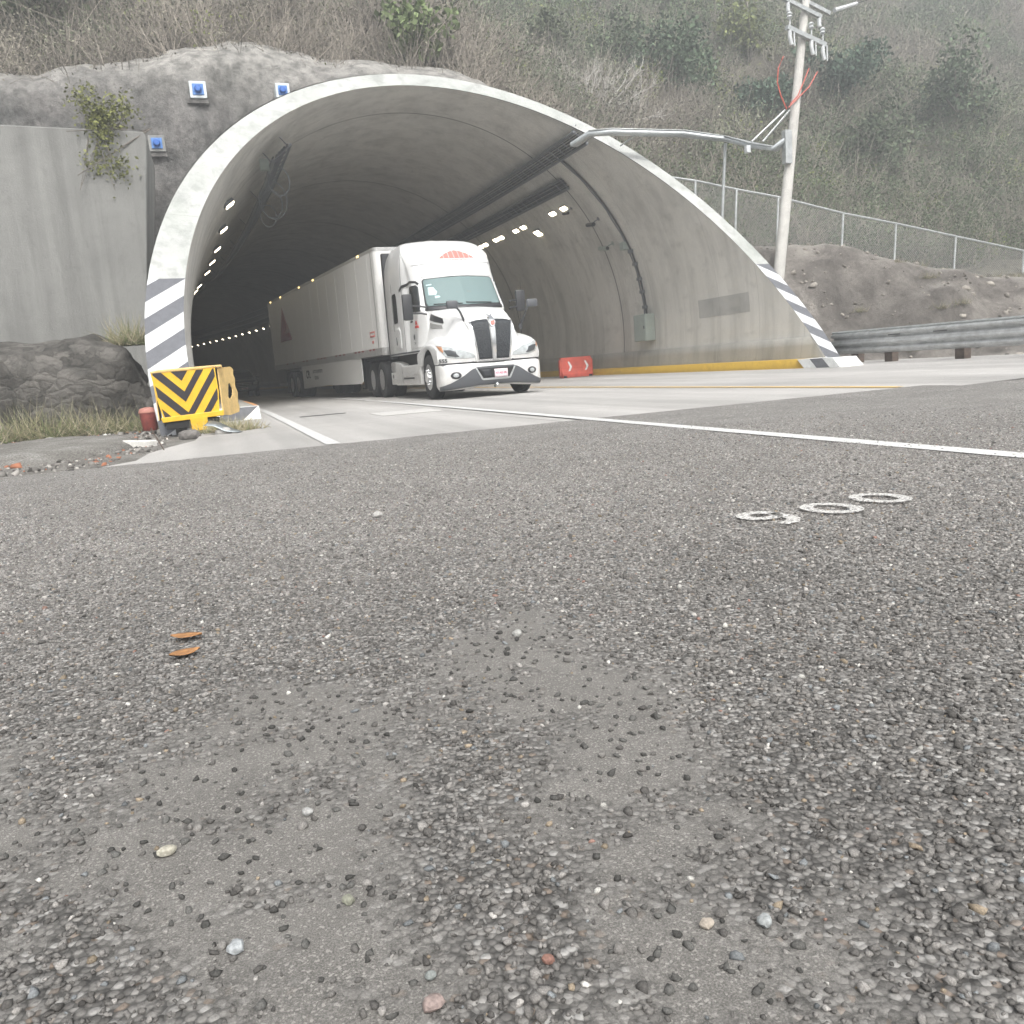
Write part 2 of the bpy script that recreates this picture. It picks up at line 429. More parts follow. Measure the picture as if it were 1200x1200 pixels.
class MB:
    """collects shapes for ONE mesh"""
    def __init__(s): s.bm = bmesh.new()
    def box(s, lo, hi, bev=0., rot=None, org=None):
        lo, hi = Vector(lo), Vector(hi)
        r = bmesh.ops.create_cube(s.bm, size=1.)
        sc = hi - lo; c = (hi + lo) / 2
        for v in r['verts']: v.co = Vector((v.co.x * sc.x, v.co.y * sc.y, v.co.z * sc.z))
        if bev:
            es = list({e for v in r['verts'] for e in v.link_edges})
            r2 = bmesh.ops.bevel(s.bm, geom=es, offset=bev, segments=2, affect='EDGES', profile=.5)
            vs = {v for f in r2['faces'] for v in f.verts} | {v for v in r['verts'] if v.is_valid}
            vs = list(vs)
        else: vs = r['verts']
        for v in vs:
            if rot is not None: v.co = rot @ v.co
            v.co += c
        return s
    def tube(s, pts, r, n=8, cap=True):
        pts = [Vector(p) for p in pts]
        rs = r if isinstance(r, (list, tuple)) else [r] * len(pts)
        rings = []
        for i, p in enumerate(pts):
            d = (pts[min(i + 1, len(pts) - 1)] - pts[max(i - 1, 0)]).normalized()
            a = Vector((0, 0, 1)) if abs(d.z) < .9 else Vector((1, 0, 0))
            x = d.cross(a).normalized(); y = d.cross(x).normalized()
            rings.append([s.bm.verts.new(p + (x * cos(2 * pi * k / n) + y * sin(2 * pi * k / n)) * rs[i]) for k in range(n)])
        for a, b in zip(rings[:-1], rings[1:]):
            for k in range(n): s.bm.faces.new((a[k], a[(k + 1) % n], b[(k + 1) % n], b[k]))
        if cap:
            s.bm.faces.new(rings[0][::-1]); s.bm.faces.new(rings[-1])
        return s
    def prism(s, poly, lo, hi, axis='y'):
        """2-D polygon extruded between lo and hi along an axis; poly gives the other two coordinates in order"""
        def P(a, b, c):
            return {'x': (c, a, b), 'y': (a, c, b), 'z': (a, b, c)}[axis]
        A = [s.bm.verts.new(P(a, b, lo)) for a, b in poly]; B = [s.bm.verts.new(P(a, b, hi)) for a, b in poly]
        n = len(poly)
        for i in range(n): s.bm.faces.new((A[i], A[(i + 1) % n], B[(i + 1) % n], B[i]))
        s.bm.faces.new(A[::-1]); s.bm.faces.new(B)
        return s
    def lathe(s, prof, n=40, axis='y', c=(0, 0, 0)):
        """profile of (radius, along) revolved round an axis"""
        rings = []
        for r, h in prof:
            ring = []
            for k in range(n):
                a = 2 * pi * k / n
                if axis == 'y': p = (c[0] + r * cos(a), c[1] + h, c[2] + r * sin(a))
                elif axis == 'z': p = (c[0] + r * cos(a), c[1] + r * sin(a), c[2] + h)
                else: p = (c[0] + h, c[1] + r * cos(a), c[2] + r * sin(a))
                ring.append(s.bm.verts.new(p))
            rings.append(ring)
        for a, b in zip(rings[:-1], rings[1:]):
            for k in range(n): s.bm.faces.new((a[k], a[(k + 1) % n], b[(k + 1) % n], b[k]))
        if prof[0][0] > 1e-4: s.bm.faces.new(rings[0][::-1])
        if prof[-1][0] > 1e-4: s.bm.faces.new(rings[-1])
        return s
    def face(s, pts):
        s.bm.faces.new([s.bm.verts.new(p) for p in pts]); return s
    def build(s, name, material, parent=None, smooth=False, bevel=0.):
        bmesh.ops.recalc_face_normals(s.bm, faces=s.bm.faces)
        me = bpy.data.meshes.new(name); s.bm.to_mesh(me); s.bm.free()
        o = link(name, me, material, parent, smooth)
        if smooth:
            try: me.set_sharp_from_angle(angle=radians(40))
            except Exception: pass
        if bevel:
            md = o.modifiers.new('b', 'BEVEL'); md.width = bevel; md.segments = 2; md.limit_method = 'ANGLE'; md.angle_limit = radians(40)
        return o

def vnoise(P, scale, seed=0):
    """smooth value noise, numpy; P (...,2 or 3)"""
    P = np.asarray(P, float) * scale
    I = np.floor(P).astype(np.int64); f = P - I; f = f * f * (3 - 2 * f); d = P.shape[-1]
    def h(*c):
        v = seed * 374761393
        for i, x in enumerate(c): v = v + x * (668265263, 2147483647 // 3, 1274126177)[i]
        v = (v ^ (v >> 13)) * 1274126177 & 0xffffffff
        v = (v ^ (v >> 16)) & 0xffff
        return v / 65535.
    r = 0
    for c in range(2 ** d):
        b = [(c >> i) & 1 for i in range(d)]
        w = 1.
        for i in range(d): w = w * (f[..., i] if b[i] else 1 - f[..., i])
        r = r + w * h(*[I[..., i] + b[i] for i in range(d)])
    return r
def fbm(P, scale, seed=0, o=4):
    return sum(vnoise(P, scale * 2 ** i, seed + i) * .5 ** i for i in range(o)) / sum(.5 ** i for i in range(o))
def sstep(a, b, x):
    t = np.clip((x - a) / (b - a), 0, 1); return t * t * (3 - 2 * t)
def inpoly(X, Y, poly):
    r = np.zeros(X.shape, bool); n = len(poly)
    for i in range(n):
        x1, y1 = poly[i][:2]; x2, y2 = poly[(i + 1) % n][:2]
        c = ((y1 > Y) != (y2 > Y)) & (X < (x2 - x1) * (Y - y1) / (y2 - y1 + 1e-12) + x1)
        r ^= c
    return r
def text_mesh(s, size=1., bold=0.):
    cu = bpy.data.curves.new('t', 'FONT'); cu.body = s; cu.size = size; cu.align_x = 'CENTER'; cu.align_y = 'CENTER'
    cu.offset = bold
    o = bpy.data.objects.new('t', cu); C.objects.link(o)
    dg = bpy.context.evaluated_depsgraph_get()
    me = bpy.data.meshes.new_from_object(o.evaluated_get(dg))
    bpy.data.objects.remove(o); bpy.data.curves.remove(cu)
    return me

# ================================================================== GROUND
ASPH_Y = 9.03
def gsheet(name, x0, x1, y0, y1, z, material, n=(2, 2)):
    xs = np.linspace(x0, x1, n[0]); ys = np.linspace(y0, y1, n[1])
    P = np.stack(np.meshgrid(xs, ys, indexing='ij') + [np.full(n, z)], -1)
    o = link(name, grid_mesh(name, P, flip=True), material)
    return tag(o, kind='structure')
gsheet('ground', -250, 250, -120, 330, -.03, M_should)

# smooth (sandy, chip-less) areas of the asphalt, as outlines on the ground
SM = [[(300, 812), (420, 800), (500, 835), (455, 900), (450, 1000), (475, 1100), (500, 1290), (330, 1290), (215, 1110), (150, 1060), (90, 1000), (150, 900), (200, 860)],
      [(540, 728), (700, 722), (735, 790), (800, 860), (790, 900), (850, 960), (830, 1010), (905, 1085), (960, 1290), (740, 1290), (700, 1120), (660, 1010), (620, 925), (600, 860), (525, 820), (520, 770)],
      [(930, 1060), (1010, 1040), (1060, 1110), (1150, 1290), (990, 1290), (960, 1180)],
      [(-120, 900), (30, 860), (60, 960), (0, 1090), (-150, 1200)]]
SMW = [[G(a, b)[:2] for a, b in p] for p in SM]
def roughness_mask(X, Y):
    P = np.stack([X, Y], -1)
    d = .10 * (Y / 1.5)
    jx = (fbm(P, 7., 3) - .5) * .30 * np.clip(Y / 1.5, .6, 2); jy = (fbm(P, 7., 9) - .5) * .38 * np.clip(Y / 1.5, .6, 2)
    r = np.ones(X.shape)
    acc = np.zeros(X.shape); sc_ = np.clip(Y / 1.5, .6, 2)
    for k_, (ox, oy) in enumerate(((0, 0), (.045, .02), (-.045, .03), (.02, -.06), (-.02, .08), (.07, -.03), (-.07, -.05), (0, .13))):
        r = np.ones(X.shape)
        for p in SMW: r[inpoly(X + jx + ox * sc_, Y + jy + oy * sc_, p)] = .0
        acc += r / 8
    isl = sstep(.54, .66, fbm(P, 9., 21))            # small islands of chips in the smooth parts
    return np.clip(acc + isl * .6 * (1 - acc), 0, 1)
nx, ny = 420, 420
xs = np.concatenate([np.linspace(-6, -1.6, 40)[:-1], np.linspace(-1.6, 2.4, 300), np.linspace(2.4, 14.6, 90)[1:]])
ys = np.concatenate([np.linspace(-4, .6, 12)[:-1], np.linspace(.6, 3.4, 260), np.linspace(3.4, ASPH_Y, 80)[1:]])
X, Y = np.meshgrid(xs, ys, indexing='ij')
RM = roughness_mask(X, Y)
Z = np.full(X.shape, .004) + (fbm(np.stack([X, Y], -1), .9, 5) - .5) * .012 * (Y < 8.6)
Yj = Y + (Y > ASPH_Y - .01) * ((fbm(np.stack([X * 3, Y * 0], -1), 2., 4) - .5) * .10)
me = grid_mesh('asphalt_road', np.stack([X, Yj, Z], -1), flip=True)
a = me.attributes.new('rough', 'FLOAT', 'POINT'); a.data.foreach_set('value', RM.ravel().astype(np.float32))
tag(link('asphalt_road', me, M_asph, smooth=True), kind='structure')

# concrete carriageway, following the bend of the tunnel
def shift(s): return np.where(s > 18, (s - 18) ** 2 / 660., 0.)
def roadz(x, s): return np.clip((x + shift(s) - 8.), 0, 9) * .014
def strip(name, x0, x1, s0, s1, z, material, kind='structure', nx=8, step=1.5, wob=0.):
    ss = np.arange(s0, s1 + .01, step); xx = np.linspace(x0, x1, nx)
    X, Y = np.meshgrid(xx, ss, indexing='ij')
    Z = z + roadz(X, Y * 0) - .0
    X2 = X - shift(Y)
    if wob: X2 = X2 + (fbm(np.stack([X * 0, Y], -1), 3., 8) - .5) * wob
    o = link(name, grid_mesh(name, np.stack([X2, Y, Z], -1), flip=True), material)
    return tag(o, kind=kind) if kind else o
strip('concrete_road', -.25, 15.2, 8.4, 170, -.004, M_rconc, nx=20)
# ragged concrete apron left of the road edge
ap = [(-.25, 8.4), (-1.15, 8.4), (-1.12, 9.2), (-.86, 9.6), (-.80, 10.6), (-.62, 11.4), (-.35, 12.3), (-.3, 13.6), (-.25, 15.2)]
m = MB(); m.bm.faces.new([m.bm.verts.new((x, y, -.0045)) for x, y in ap]); tag(m.build('concrete_apron', M_rconc), kind='structure')
tag(strip('white_lane_line', 3.79, 3.95, -4., 150, .0, M_wline, nx=2), kind='structure')
# the strip over the asphalt sits on the chips
bpy.data.objects['white_lane_line'].location.z = .0095
strip('white_edge_line', .99, 1.14, 9.08, 150, .006, M_wline, nx=2)
strip('yellow_centre_line', 8.16, 8.30, 9.1, 150, .006, M_yline, nx=2)
# drain slot across the left lane
m = MB(); m.box((1.40, 16.72, .001), (2.25, 16.86, .005)); tag(m.build('drain_slot', M_joint), kind='structure')
# a paler repaired patch on the concrete
m = MB(); m.box((2.5, 14.2, .0005), (3.55, 15.6, .003)); tag(m.build('pale_concrete_patch', mat('patch_concrete', (.50, .49, .47), .7, noise=.08, nscale=8)), kind='structure')

# ---- loose chips and pebbles lying in the asphalt (gravel)
ico = bmesh.new(); bmesh.ops.create_icosphere(ico, subdivisions=1, radius=1.)
IV = np.array([v.co[:] for v in ico.verts]); IF = np.array([[v.index for v in f.verts] for f in ico.faces]); ico.free()
def stones(P, size, cols, flat=.70, seed=1, jit=.45):
    n = len(P); r = np.random.default_rng(seed)
    V = IV[None] * (1 + r.uniform(-jit, jit, (n, len(IV), 1)))
    sc = np.stack([size * r.uniform(.75, 1.35, n), size * r.uniform(.7, 1.1, n), size * flat * r.uniform(.7, 1.2, n)], -1)
    V = V * sc[:, None]
    t = r.normal(0, .35, (n, 2)); a = r.uniform(0, 2 * pi, n)
    for ax, ang in ((0, t[:, 0]), (1, t[:, 1])):
        c, s = np.cos(ang)[:, None], np.sin(ang)[:, None]
        o = 1 - ax
        y, z = V[..., o].copy(), V[..., 2].copy()
        V[..., o] = c * y - s * z; V[..., 2] = s * y + c * z
    c, s = np.cos(a)[:, None], np.sin(a)[:, None]; x, y = V[..., 0].copy(), V[..., 1].copy()
    V[..., 0] = c * x - s * y; V[..., 1] = s * x + c * y
    V += P[:, None]
    Fq = (IF[None] + (np.arange(n) * len(IV))[:, None, None]).reshape(-1, 3)
    cc = np.repeat(cols, len(IV), 0)
    return V.reshape(-1, 3), Fq, cc
def scatter(n, y0, y1, seed):
    r = np.random.default_rng(seed)
    y = np.sqrt(r.uniform(y0 ** 2, y1 ** 2, n)); lat = r.uniform(-.72, .72, n)
    # in camera heading frame
    X = y * (sin(CA) + lat * cos(CA)); Yw = y * (cos(CA) - lat * sin(CA))
    return X, Yw, r
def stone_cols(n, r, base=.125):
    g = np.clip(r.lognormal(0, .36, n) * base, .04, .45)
    c = np.stack([g * 1.03, g * .985, g * .93], -1)
    k = r.random(n)
    tan = k < .018; c[tan] = np.array([.26, .215, .16]) * r.uniform(.6, 1.2, (tan.sum(), 1))
    bl = (k > .035) & (k < .07); c[bl] = np.array([.155, .165, .17]) * r.uniform(.6, 1.4, (bl.sum(), 1))
    wh = (k > .10) & (k < .112); c[wh] = np.array([.48, .47, .44]) * r.uniform(.7, 1.2, (wh.sum(), 1))
    pk = (k > .135) & (k < .138); c[pk] = np.array([.27, .17, .14]) * r.uniform(.7, 1.1, (pk.sum(), 1))
    return c
VS, FS, CS = [], [], []; off = 0
def addst(X, Y, size, cols, seed, sink=.30):
    global off
    z = .004 + (fbm(np.stack([X, Y], -1), .9, 5) - .5) * .012 * (Y < 8.6)
    v, f, c = stones(np.stack([X, Y, z + size * sink], -1), size, cols, seed=seed)
    VS.append(v); FS.append(f + off); CS.append(c); off += len(v)
X, Y, r = scatter(420000, .55, 8.9, 3)
dd = np.hypot(X, Y)
rm = roughness_mask(X, Y)
keep = r.random(len(X)) < np.clip(1.0 - (dd - 2.5) / 6.2, .0, 1) * np.clip(.05 + .95 * rm ** 1.3, 0, 1)
keep &= Y < ASPH_Y
X, Y = X[keep], Y[keep]; n = len(X); smooth_part = rm[keep] <= .5
size = np.clip(r.lognormal(math.log(.0035), .36, n), .0020, .0090) * np.where(smooth_part, .8, 1.)
addst(X, Y, size, stone_cols(n, r, np.interp(np.hypot(X, Y), [1.3, 4.], [.125, .210])), 5)  # stones paler with distance, grazing sheen painted into their colour
# bigger loose pebbles
X, Y, r = scatter(1500, .6, 4.5, 8); size = r.uniform(.005, .0085, len(X)); addst(X, Y, size, stone_cols(len(X), r) * 1.0, 9, .35)
# dark crumbs on the smooth parts
X, Y, r = scatter(3800, .6, 3.2, 12); k_ = roughness_mask(X, Y) < .5; X, Y = X[k_], Y[k_]
addst(X, Y, r.uniform(.0035, .0075, len(X)), np.repeat([[.075, .074, .07]], len(X), 0) * r.uniform(.6, 1.6, (len(X), 1)), 13, .3)
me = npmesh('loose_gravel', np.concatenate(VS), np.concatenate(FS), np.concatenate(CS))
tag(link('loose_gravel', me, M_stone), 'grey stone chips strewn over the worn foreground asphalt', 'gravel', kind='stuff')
del VS, FS, CS

# single pebbles one can point to
def pebble(name, px, py, size, col, label, seed, flat=.6, lean=(0, 0, 0)):
    size = tuple(q * .85 for q in size); col = tuple(q * .8 for q in col)
    bm = bmesh.new(); bmesh.ops.create_icosphere(bm, subdivisions=2, radius=1.)
    p = G(px, py, .006 + size[2] * .6)
    for v in bm.verts:
        d = v.co.copy()
        nn = fbm(np.array([[d.x + seed * 3.1, d.y + 7, d.z]]), 1.4, seed)[0]
        v.co = Vector((d.x * size[0], d.y * size[1], d.z * size[2])) * (.58 + .84 * nn)
    me = bpy.data.meshes.new(name); bm.to_mesh(me); bm.free()
    o = link(name, me, mat('pebble_stone', col, .85, noise=.3, nscale=160, bump=.0012, bscale=300), smooth=False)
    o.location = p; o.rotation_euler = (0, 0, lean[2])
    return tag(o, label, 'pebble', 'loose pebbles on the foreground asphalt')
pebble('pebble', 507, 1175, (.0155, .013, .010), (.30, .235, .215), 'pinkish pebble, the largest stone near the bottom edge of the photo', 1, lean=(0, 0, .5))
pebble('pebble', 195, 997, (.016, .011, .009), (.42, .40, .33), 'pale angular stone on the smooth asphalt at lower left', 2, lean=(0, 0, .3))
pebble('pebble', 408, 1054, (.010, .009, .008), (.26, .265, .21), 'yellowish green pebble right of the white quartz stones on smooth asphalt', 3)
pebble('pebble', 277, 1110, (.012, .012, .009), (.38, .40, .41), 'bluish white stone in the gravel patch at lower left', 4)
pebble('pebble', 360, 951, (.010, .009, .008), (.38, .38, .37), 'small whitish stone alone in the middle of the left smooth patch', 5)
pebble('pebble', 442, 603, (.030, .024, .018), (.45, .44, .42), 'white stone on the asphalt far ahead, in line with the truck tanks', 6)
pebble('pebble', 606, 742, (.014, .013, .011), (.40, .40, .38), 'light grey stone at the top of the central smooth patch', 7)
pebble('pebble', 642, 1124, (.009, .008, .007), (.26, .14, .11), 'red brick coloured pebble among gravel near the bottom centre', 8)
pebble('pebble', 896, 1079, (.010, .010, .009), (.36, .38, .38), 'round grey pebble on the lower right smooth patch', 9)
pebble('pebble', 829, 1082, (.010, .009, .007), (.42, .37, .31), 'beige pebble on the lower right smooth patch', 10)
pebble('pebble', 505, 1143, (.008, .006, .007), (.24, .26, .25), 'greenish grey pebble just above the pinkish one', 11)

# two dry leaves
def leaf(px, py, L, w, rz, label):
    P = []
    for i in range(9):
        t = i / 8; ww = w * sin(pi * min(1, t * 1.02)) ** .8 + .0008
        for j in range(5):
            q = j / 2 - 1
            P.append((L * (t - .5), ww * q, .006 + abs(q) * .004 + .003 * (t - .5) ** 2 * 4))
    o = link('dry_leaf', grid_mesh('dry_leaf', np.array(P).reshape(9, 5, 3)), mat('dry_leaf', (.30, .15, .06), .7, noise=.3, nscale=60), smooth=True)
    md = o.modifiers.new('s', 'SOLIDIFY'); md.thickness = .0012
    o.location = G(px, py, .010); o.rotation_euler = (0, 0, rz)
    tag(o, label, 'leaf', 'dry leaves on the asphalt')
leaf(219, 748, .085, .022, -.35, 'farther of the two dry orange leaves lying on the asphalt at left')
leaf(217, 768, .075, .026, .3, 'nearer of the two dry orange leaves lying on the asphalt at left')

# painted chainage number 900 on the asphalt: three loose digits
def stroke_digit(pts, w):
    n = len(pts); L, Rr = [], []
    for i in range(n):
        a = np.array(pts[max(0, i - 1)]); b = np.array(pts[min(n - 1, i + 1)]); d = (b - a) / (np.linalg.norm(b - a) + 1e-9)
        nrm = np.array([-d[1], d[0]]); p = np.array(pts[i])
        L.append(p + nrm * w / 2); Rr.append(p - nrm * w / 2)
    return np.stack([np.array(L), np.array(Rr)], 0)
zero = [(.078 * cos(a), .108 * sin(a)) for a in np.linspace(0, 2 * pi, 33)]
nine = [(.062 * cos(a) - .0, .058 + .066 * sin(a)) for a in np.linspace(0, 2 * pi, 26)] + [(.064, .03), (.062, -.03), (.045, -.08), (.005, -.118), (-.05, -.125)]
bl = np.array([.29, .14]); bl = bl / np.linalg.norm(bl)
def f2r(p): return np.array([p[0] * cos(CA) + p[1] * sin(CA), -p[0] * sin(CA) + p[1] * cos(CA)])
bx, by = f2r(bl), f2r(np.array([-bl[1], bl[0]]))
for shape, (px, py), lab in ((nine, (902, 606), 'hand painted white digit 9 on the asphalt, first of the number 900'),
                             (zero, (974, 595), 'hand painted white 0 on the asphalt, in the middle of the number 900'),
                             (zero, (1031, 583), 'hand painted white 0 on the asphalt, last of the number 900')):
    c = G(px, py, .012)
    st = stroke_digit(shape, .052)
    P = np.array([[c + np.append(bx * q[0] + by * q[1], 0) for q in row] for row in st])
    o = link('painted_digit', grid_mesh('painted_digit', P), M_digit)
    tag(o, lab, 'road marking', 'painted number on the asphalt')

# ================================================================== TUNNEL
TC, ZC, TR = 6.593, 1.465, 7.0
def cut(t, z): return 14.985 + 1.0944 * z + .1478 * t
TH0, TH1 = radians(-13.2), radians(193.2)
def ring_pt(th, r, s): return np.array([TC + r * cos(th) - float(shift(s)), s, ZC + r * sin(th)])
tunnel = empty('tunnel', (TC, 20, 0), label='white rimmed concrete road tunnel with a slanted portal and dim bore', cat='tunnel')
def tloc(P): return np.asarray(P, float) - np.array([TC, 20, 0])
def shell(name, r0_, material, s_end, flip, th=(TH0, TH1), nth=120, far=False, rr=None):
    ths = np.linspace(*th, nth); rows = []
    for a in ths:
        r = r0_ + (tk(a) if rr else 0)
        s0 = cut(TC + r * cos(a), ZC + r * sin(a))
        ss = list(np.linspace(s0, 28, 14))
        if far: ss += list(np.arange(30, s_end + .1, 2.5))
        rows.append([ring_pt(a, r, s) for s in ss])
    o = link(name, grid_mesh(name, tloc(rows), flip=flip), material, tunnel, smooth=True)
    o.matrix_parent_inverse = Matrix.Identity(4)
    return o
# object-space offset keeps textures in metres
TK = .44
def tk(a): return TK + .21 * float(sstep(radians(105), radians(180), a))
shell('lining', TR, M_lining, 172, False, far=True)
shell('outer_shell', TR, M_shell, 28, True, rr=True)
ths = np.linspace(TH0, TH1, 160); rows = []
for a in ths:
    row = []
    for r in np.linspace(TR, TR + tk(a), 4):
        t, z = TC + r * cos(a), ZC + r * sin(a); row.append((t, cut(t, z), z))
    rows.append(row)
o = link('portal_face', grid_mesh('portal_face', np.array(rows), flip=True), M_face, None, smooth=False)
o.parent = tunnel; o.location = (-TC, -20, 0)
# plinth: thickened foot of the right and left wall
def wall_strip(name, z0, z1, r, material, side, s1=170, sfrom=None, sstart=None, parent=tunnel):
    rows = []
    for z in np.linspace(z0, z1, 5):
        aa = math.asin((z - ZC) / r); aa = aa if side > 0 else pi - aa
        t = TC + r * cos(aa)
        s0 = sstart if sstart else cut(t, z) + .02
        rows.append([ring_pt(aa, r, s) for s in list(np.linspace(s0, 28, 12)) + list(np.arange(30, s1, 2.5))])
    # close the top edge back to the wall
    z = z1; aa = math.asin((z - ZC) / (TR + .01)); aa = aa if side > 0 else pi - aa
    rows.append([ring_pt(aa, TR + .01, p[1]) for p in rows[-1]])
    o = link(name, grid_mesh(name, tloc(rows)), material, parent)
    return o
wall_strip('wall_plinth', -.1, .78, TR - .05, M_plinth, 1)
wall_strip('wall_plinth', -.1, .78, TR - .05, M_plinth, -1)
# construction joints across the bore
for k_, s in enumerate([27.76, 37.1, 46.4, 55.7, 65., 74.3, 83.6, 93.]):
    P = [[ring_pt(a, TR - .006, s - .025), ring_pt(a, TR - .006, s + .025)] for a in np.linspace(TH0, TH1, 120)]
    o = link('joint_strip', grid_mesh('joint_strip', tloc(P)), M_joint, tunnel)
# darker repaired rectangle low on the right wall
P = []
for z in np.linspace(1.56, 2.07, 6):
    aa = math.asin((z - ZC) / (TR - .006)); P.append([ring_pt(aa, TR - .006, s) for s in np.linspace(20.42, 22.95, 8)])
link('repair_patch', grid_mesh('repair_patch', tloc(P)), concrete_mat('patch_grey', (.38, .38, .365), (.52, .515, .49), .5, 3.), tunnel)
# closing wall far round the bend
m = MB(); c = ring_pt(0, 0, 172); m.box((c[0] - 9 - TC, 152, -.5), (c[0] + 9 - TC, 152.4, 9.5)); m.build('far_wall', M_lining, tunnel)

# kerbs
def kerb(name, x0, x1, s0, s1, h, label, mats, side):
    ss = np.concatenate([np.linspace(s0, 30, 10), np.arange(32, s1, 2.5)])
    e = empty(name, (x0, s0, 0), label=label, cat='kerb')
    prof = [(x0, -.02), (x0, h), (x1, h), (x1, -.02)] if side < 0 else [(x1, -.02), (x1, h), (x0 + .02, h), (x0, -.02)]
    rows = [[(px - shift(s) - x0, s - s0, pz + (roadz(np.array(x0), 0.) if side > 0 else 0)) for s in ss] for px, pz in prof]
    o = link('kerb_block', grid_mesh(name, np.array(rows, float)), mats[0], e)
    m = MB(); m.bm.faces.new([m.bm.verts.new(r[0]) for r in rows]); m.build('end_face', mats[1], e)
    return e
ek = kerb('kerb', 12.86, 13.5, 16.9, 150, .20, 'long yellow painted kerb along the right wall of the tunnel', (M_ykerb, M_wwhite), 1)
# grey and white painted end of that kerb
for i, (a, b, mm) in enumerate(((16.1, 16.45, M_wwhite), (16.45, 16.9, M_wgrey), (16.9, 17.35, M_wwhite))):
    m = MB(); z0 = float(roadz(np.array(12.8), 0.))
    A = [(-.012, a - 16.9), (-.012, b - 16.9), (-.012 + .0, b - 16.9), (-.012, a - 16.9)]
    sl_ = .25
    pts = [(-.014, a - 16.9 - sl_ / 2, z0 - .0), (-.014, b - 16.9 - sl_ / 2, z0), (-.012, b - 16.9 + sl_ / 2, z0 + .205), (-.012, a - 16.9 + sl_ / 2, z0 + .205)]
    pt2 = [(p[0] + .62, p[1], p[2]) for p in pts]
    v1 = [m.bm.verts.new(p) for p in pts]; v2 = [m.bm.verts.new(p) for p in pt2]
    m.bm.faces.new(v1); m.bm.faces.new(v2[::-1])
    for q in range(4): m.bm.faces.new((v1[q], v1[(q + 1) % 4], v2[(q + 1) % 4], v2[q]))
    m.build('painted_band', mm, ek)
def lkerb():
    e = empty('kerb', (0, 17.9, 0), label='low concrete walkway kerb by the left wall with a grey and white painted nose', cat='kerb')
    ss = np.concatenate([np.linspace(18.0, 30, 10), np.arange(32, 150, 2.5)])
    prof = [(.76, -.02), (.74, .25), (-.35, .25), (-.35, -.02)]
    rows = [[(px - shift(s), s - 17.9, pz) for s in ss] for px, pz in prof]
    link('kerb_block', grid_mesh('kerb', np.array(rows, float), flip=True), M_plinth, e)
    m = MB(); m.prism([(-.34, -.02), (.76, -.02), (.74, .252), (-.34, .252)], -.06, .12, 'y'); m.build('painted_nose', M_wwhite, e)
    m = MB(); m.prism([(-.10, .0), (.42, .0), (.72, .245), (.12, .245)], -.064, -.058, 'y'); m.build('grey_band', M_wgrey, e)
    rows = [[(x - shift(s), s - 17.9, .254) for s in np.linspace(18.05, 24, 6)] for x in (.66, .74)]
    link('orange_edge', grid_mesh('e', np.array(rows, float), flip=True), mat('faded_orange', (.62, .32, .14), .6, noise=.2, nscale=9), e)
lkerb()

# ---------------- headwall of sprayed concrete behind the portal
TOPX = [-60, -12, -4.5, -1.25, 0, 1.7, 3.6, 6.2, 8.3, 9.5, 12, 15, 18, 24, 30, 80]
TOPZ = [6, 8.5, 9.9, 10.35, 10.7, 11.1, 10.85, 10.6, 10.45, 10.1, 8.3, 5.4, 4.3, 3.4, 3.0, 4.0]
def top(x): return np.interp(x, TOPX, TOPZ)
xs = np.arange(-26, 17.01, .22); vs = np.linspace(0, 1, 60)
X, V = np.meshgrid(xs, vs, indexing='ij')
Zf = V * (top(X) - .0); n1 = fbm(np.stack([X, Zf], -1), .5, 40, 5) - .5
Yf = 27.3 + .10 * Zf + n1 * .9 + np.clip((V - .88) / .12, 0, 1) ** 2 * 1.6
Zf = Zf + (fbm(np.stack([X, X * 0], -1), .8, 44) - .5) * .5 * (V > .9)
P = np.stack([X, Yf, Zf], -1)
q_ = np.arange(X.size).reshape(X.shape)
q = np.stack([q_[:-1, :-1], q_[1:, :-1], q_[1:, 1:], q_[:-1, 1:]], -1).reshape(-1, 4)
cen = P.reshape(-1, 3)[q].mean(1)
inside = np.hypot(cen[:, 0] - (TC - .15), cen[:, 2] - ZC) < TR + .25
q = q[~inside]
o = link('headwall', npmesh('headwall', P.reshape(-1, 3), q), M_shot, smooth=True)
tag(o, 'stained sprayed concrete headwall rising behind the tunnel rim', 'wall')

# wing wall at the left edge
w_ = MB()
e = empty('wing_wall', (-1.2, 24, 0), label='flat grey concrete wing wall slab left of the tunnel rim', cat='wall')
m = MB(); m.prism([(-30, -.1), (-.32, -.1), (-.28, 2), (.35, 6.75), (.30, 6.9), (-30, 8.2)], .0, 3.2, 'y'); m.build('slab', M_slab, e, bevel=.03)
# rubble masonry foot
def lump(name, c, size, seed, material, amp=.35, sub=4, label=None, cat=None, group=None, rz=0., fr=1.3):
    bm = bmesh.new(); bmesh.ops.create_icosphere(bm, subdivisions=sub, radius=1.)
    co = np.array([v.co[:] for v in bm.verts]); nn = fbm(co + seed * 5.3, fr, seed, 5)
    for v, k_ in zip(bm.verts, nn):
        d = v.co; f = 1 - amp + 2 * amp * k_
        mx_ = max(abs(d.x), abs(d.y), abs(d.z)); b_ = .55 + .45 / (mx_ + .15)
        v.co = Vector((d.x * size[0], d.y * size[1], d.z * size[2])) * f * b_
    me = bpy.data.meshes.new(name); bm.to_mesh(me); bm.free()
    o = link(name, me, material, smooth=(sub > 3)); o.location = c; o.rotation_euler = (0, 0, rz)
    return tag(o, label, cat, group) if label else o
lump('boulder', (-3.0, 19.5, .35), (1.9, 1.6, 1.55), 3, M_rock, label='large dark rough rock left of the striped portal foot', cat='rock', sub=5, amp=.3, fr=2.2)
lump('boulder', (-6.8, 18.2, .3), (2.4, 1.8, 1.5), 4, M_rock, label='broad rock beyond the left edge of the road shoulder', cat='rock', sub=5, amp=.3, fr=2.2)

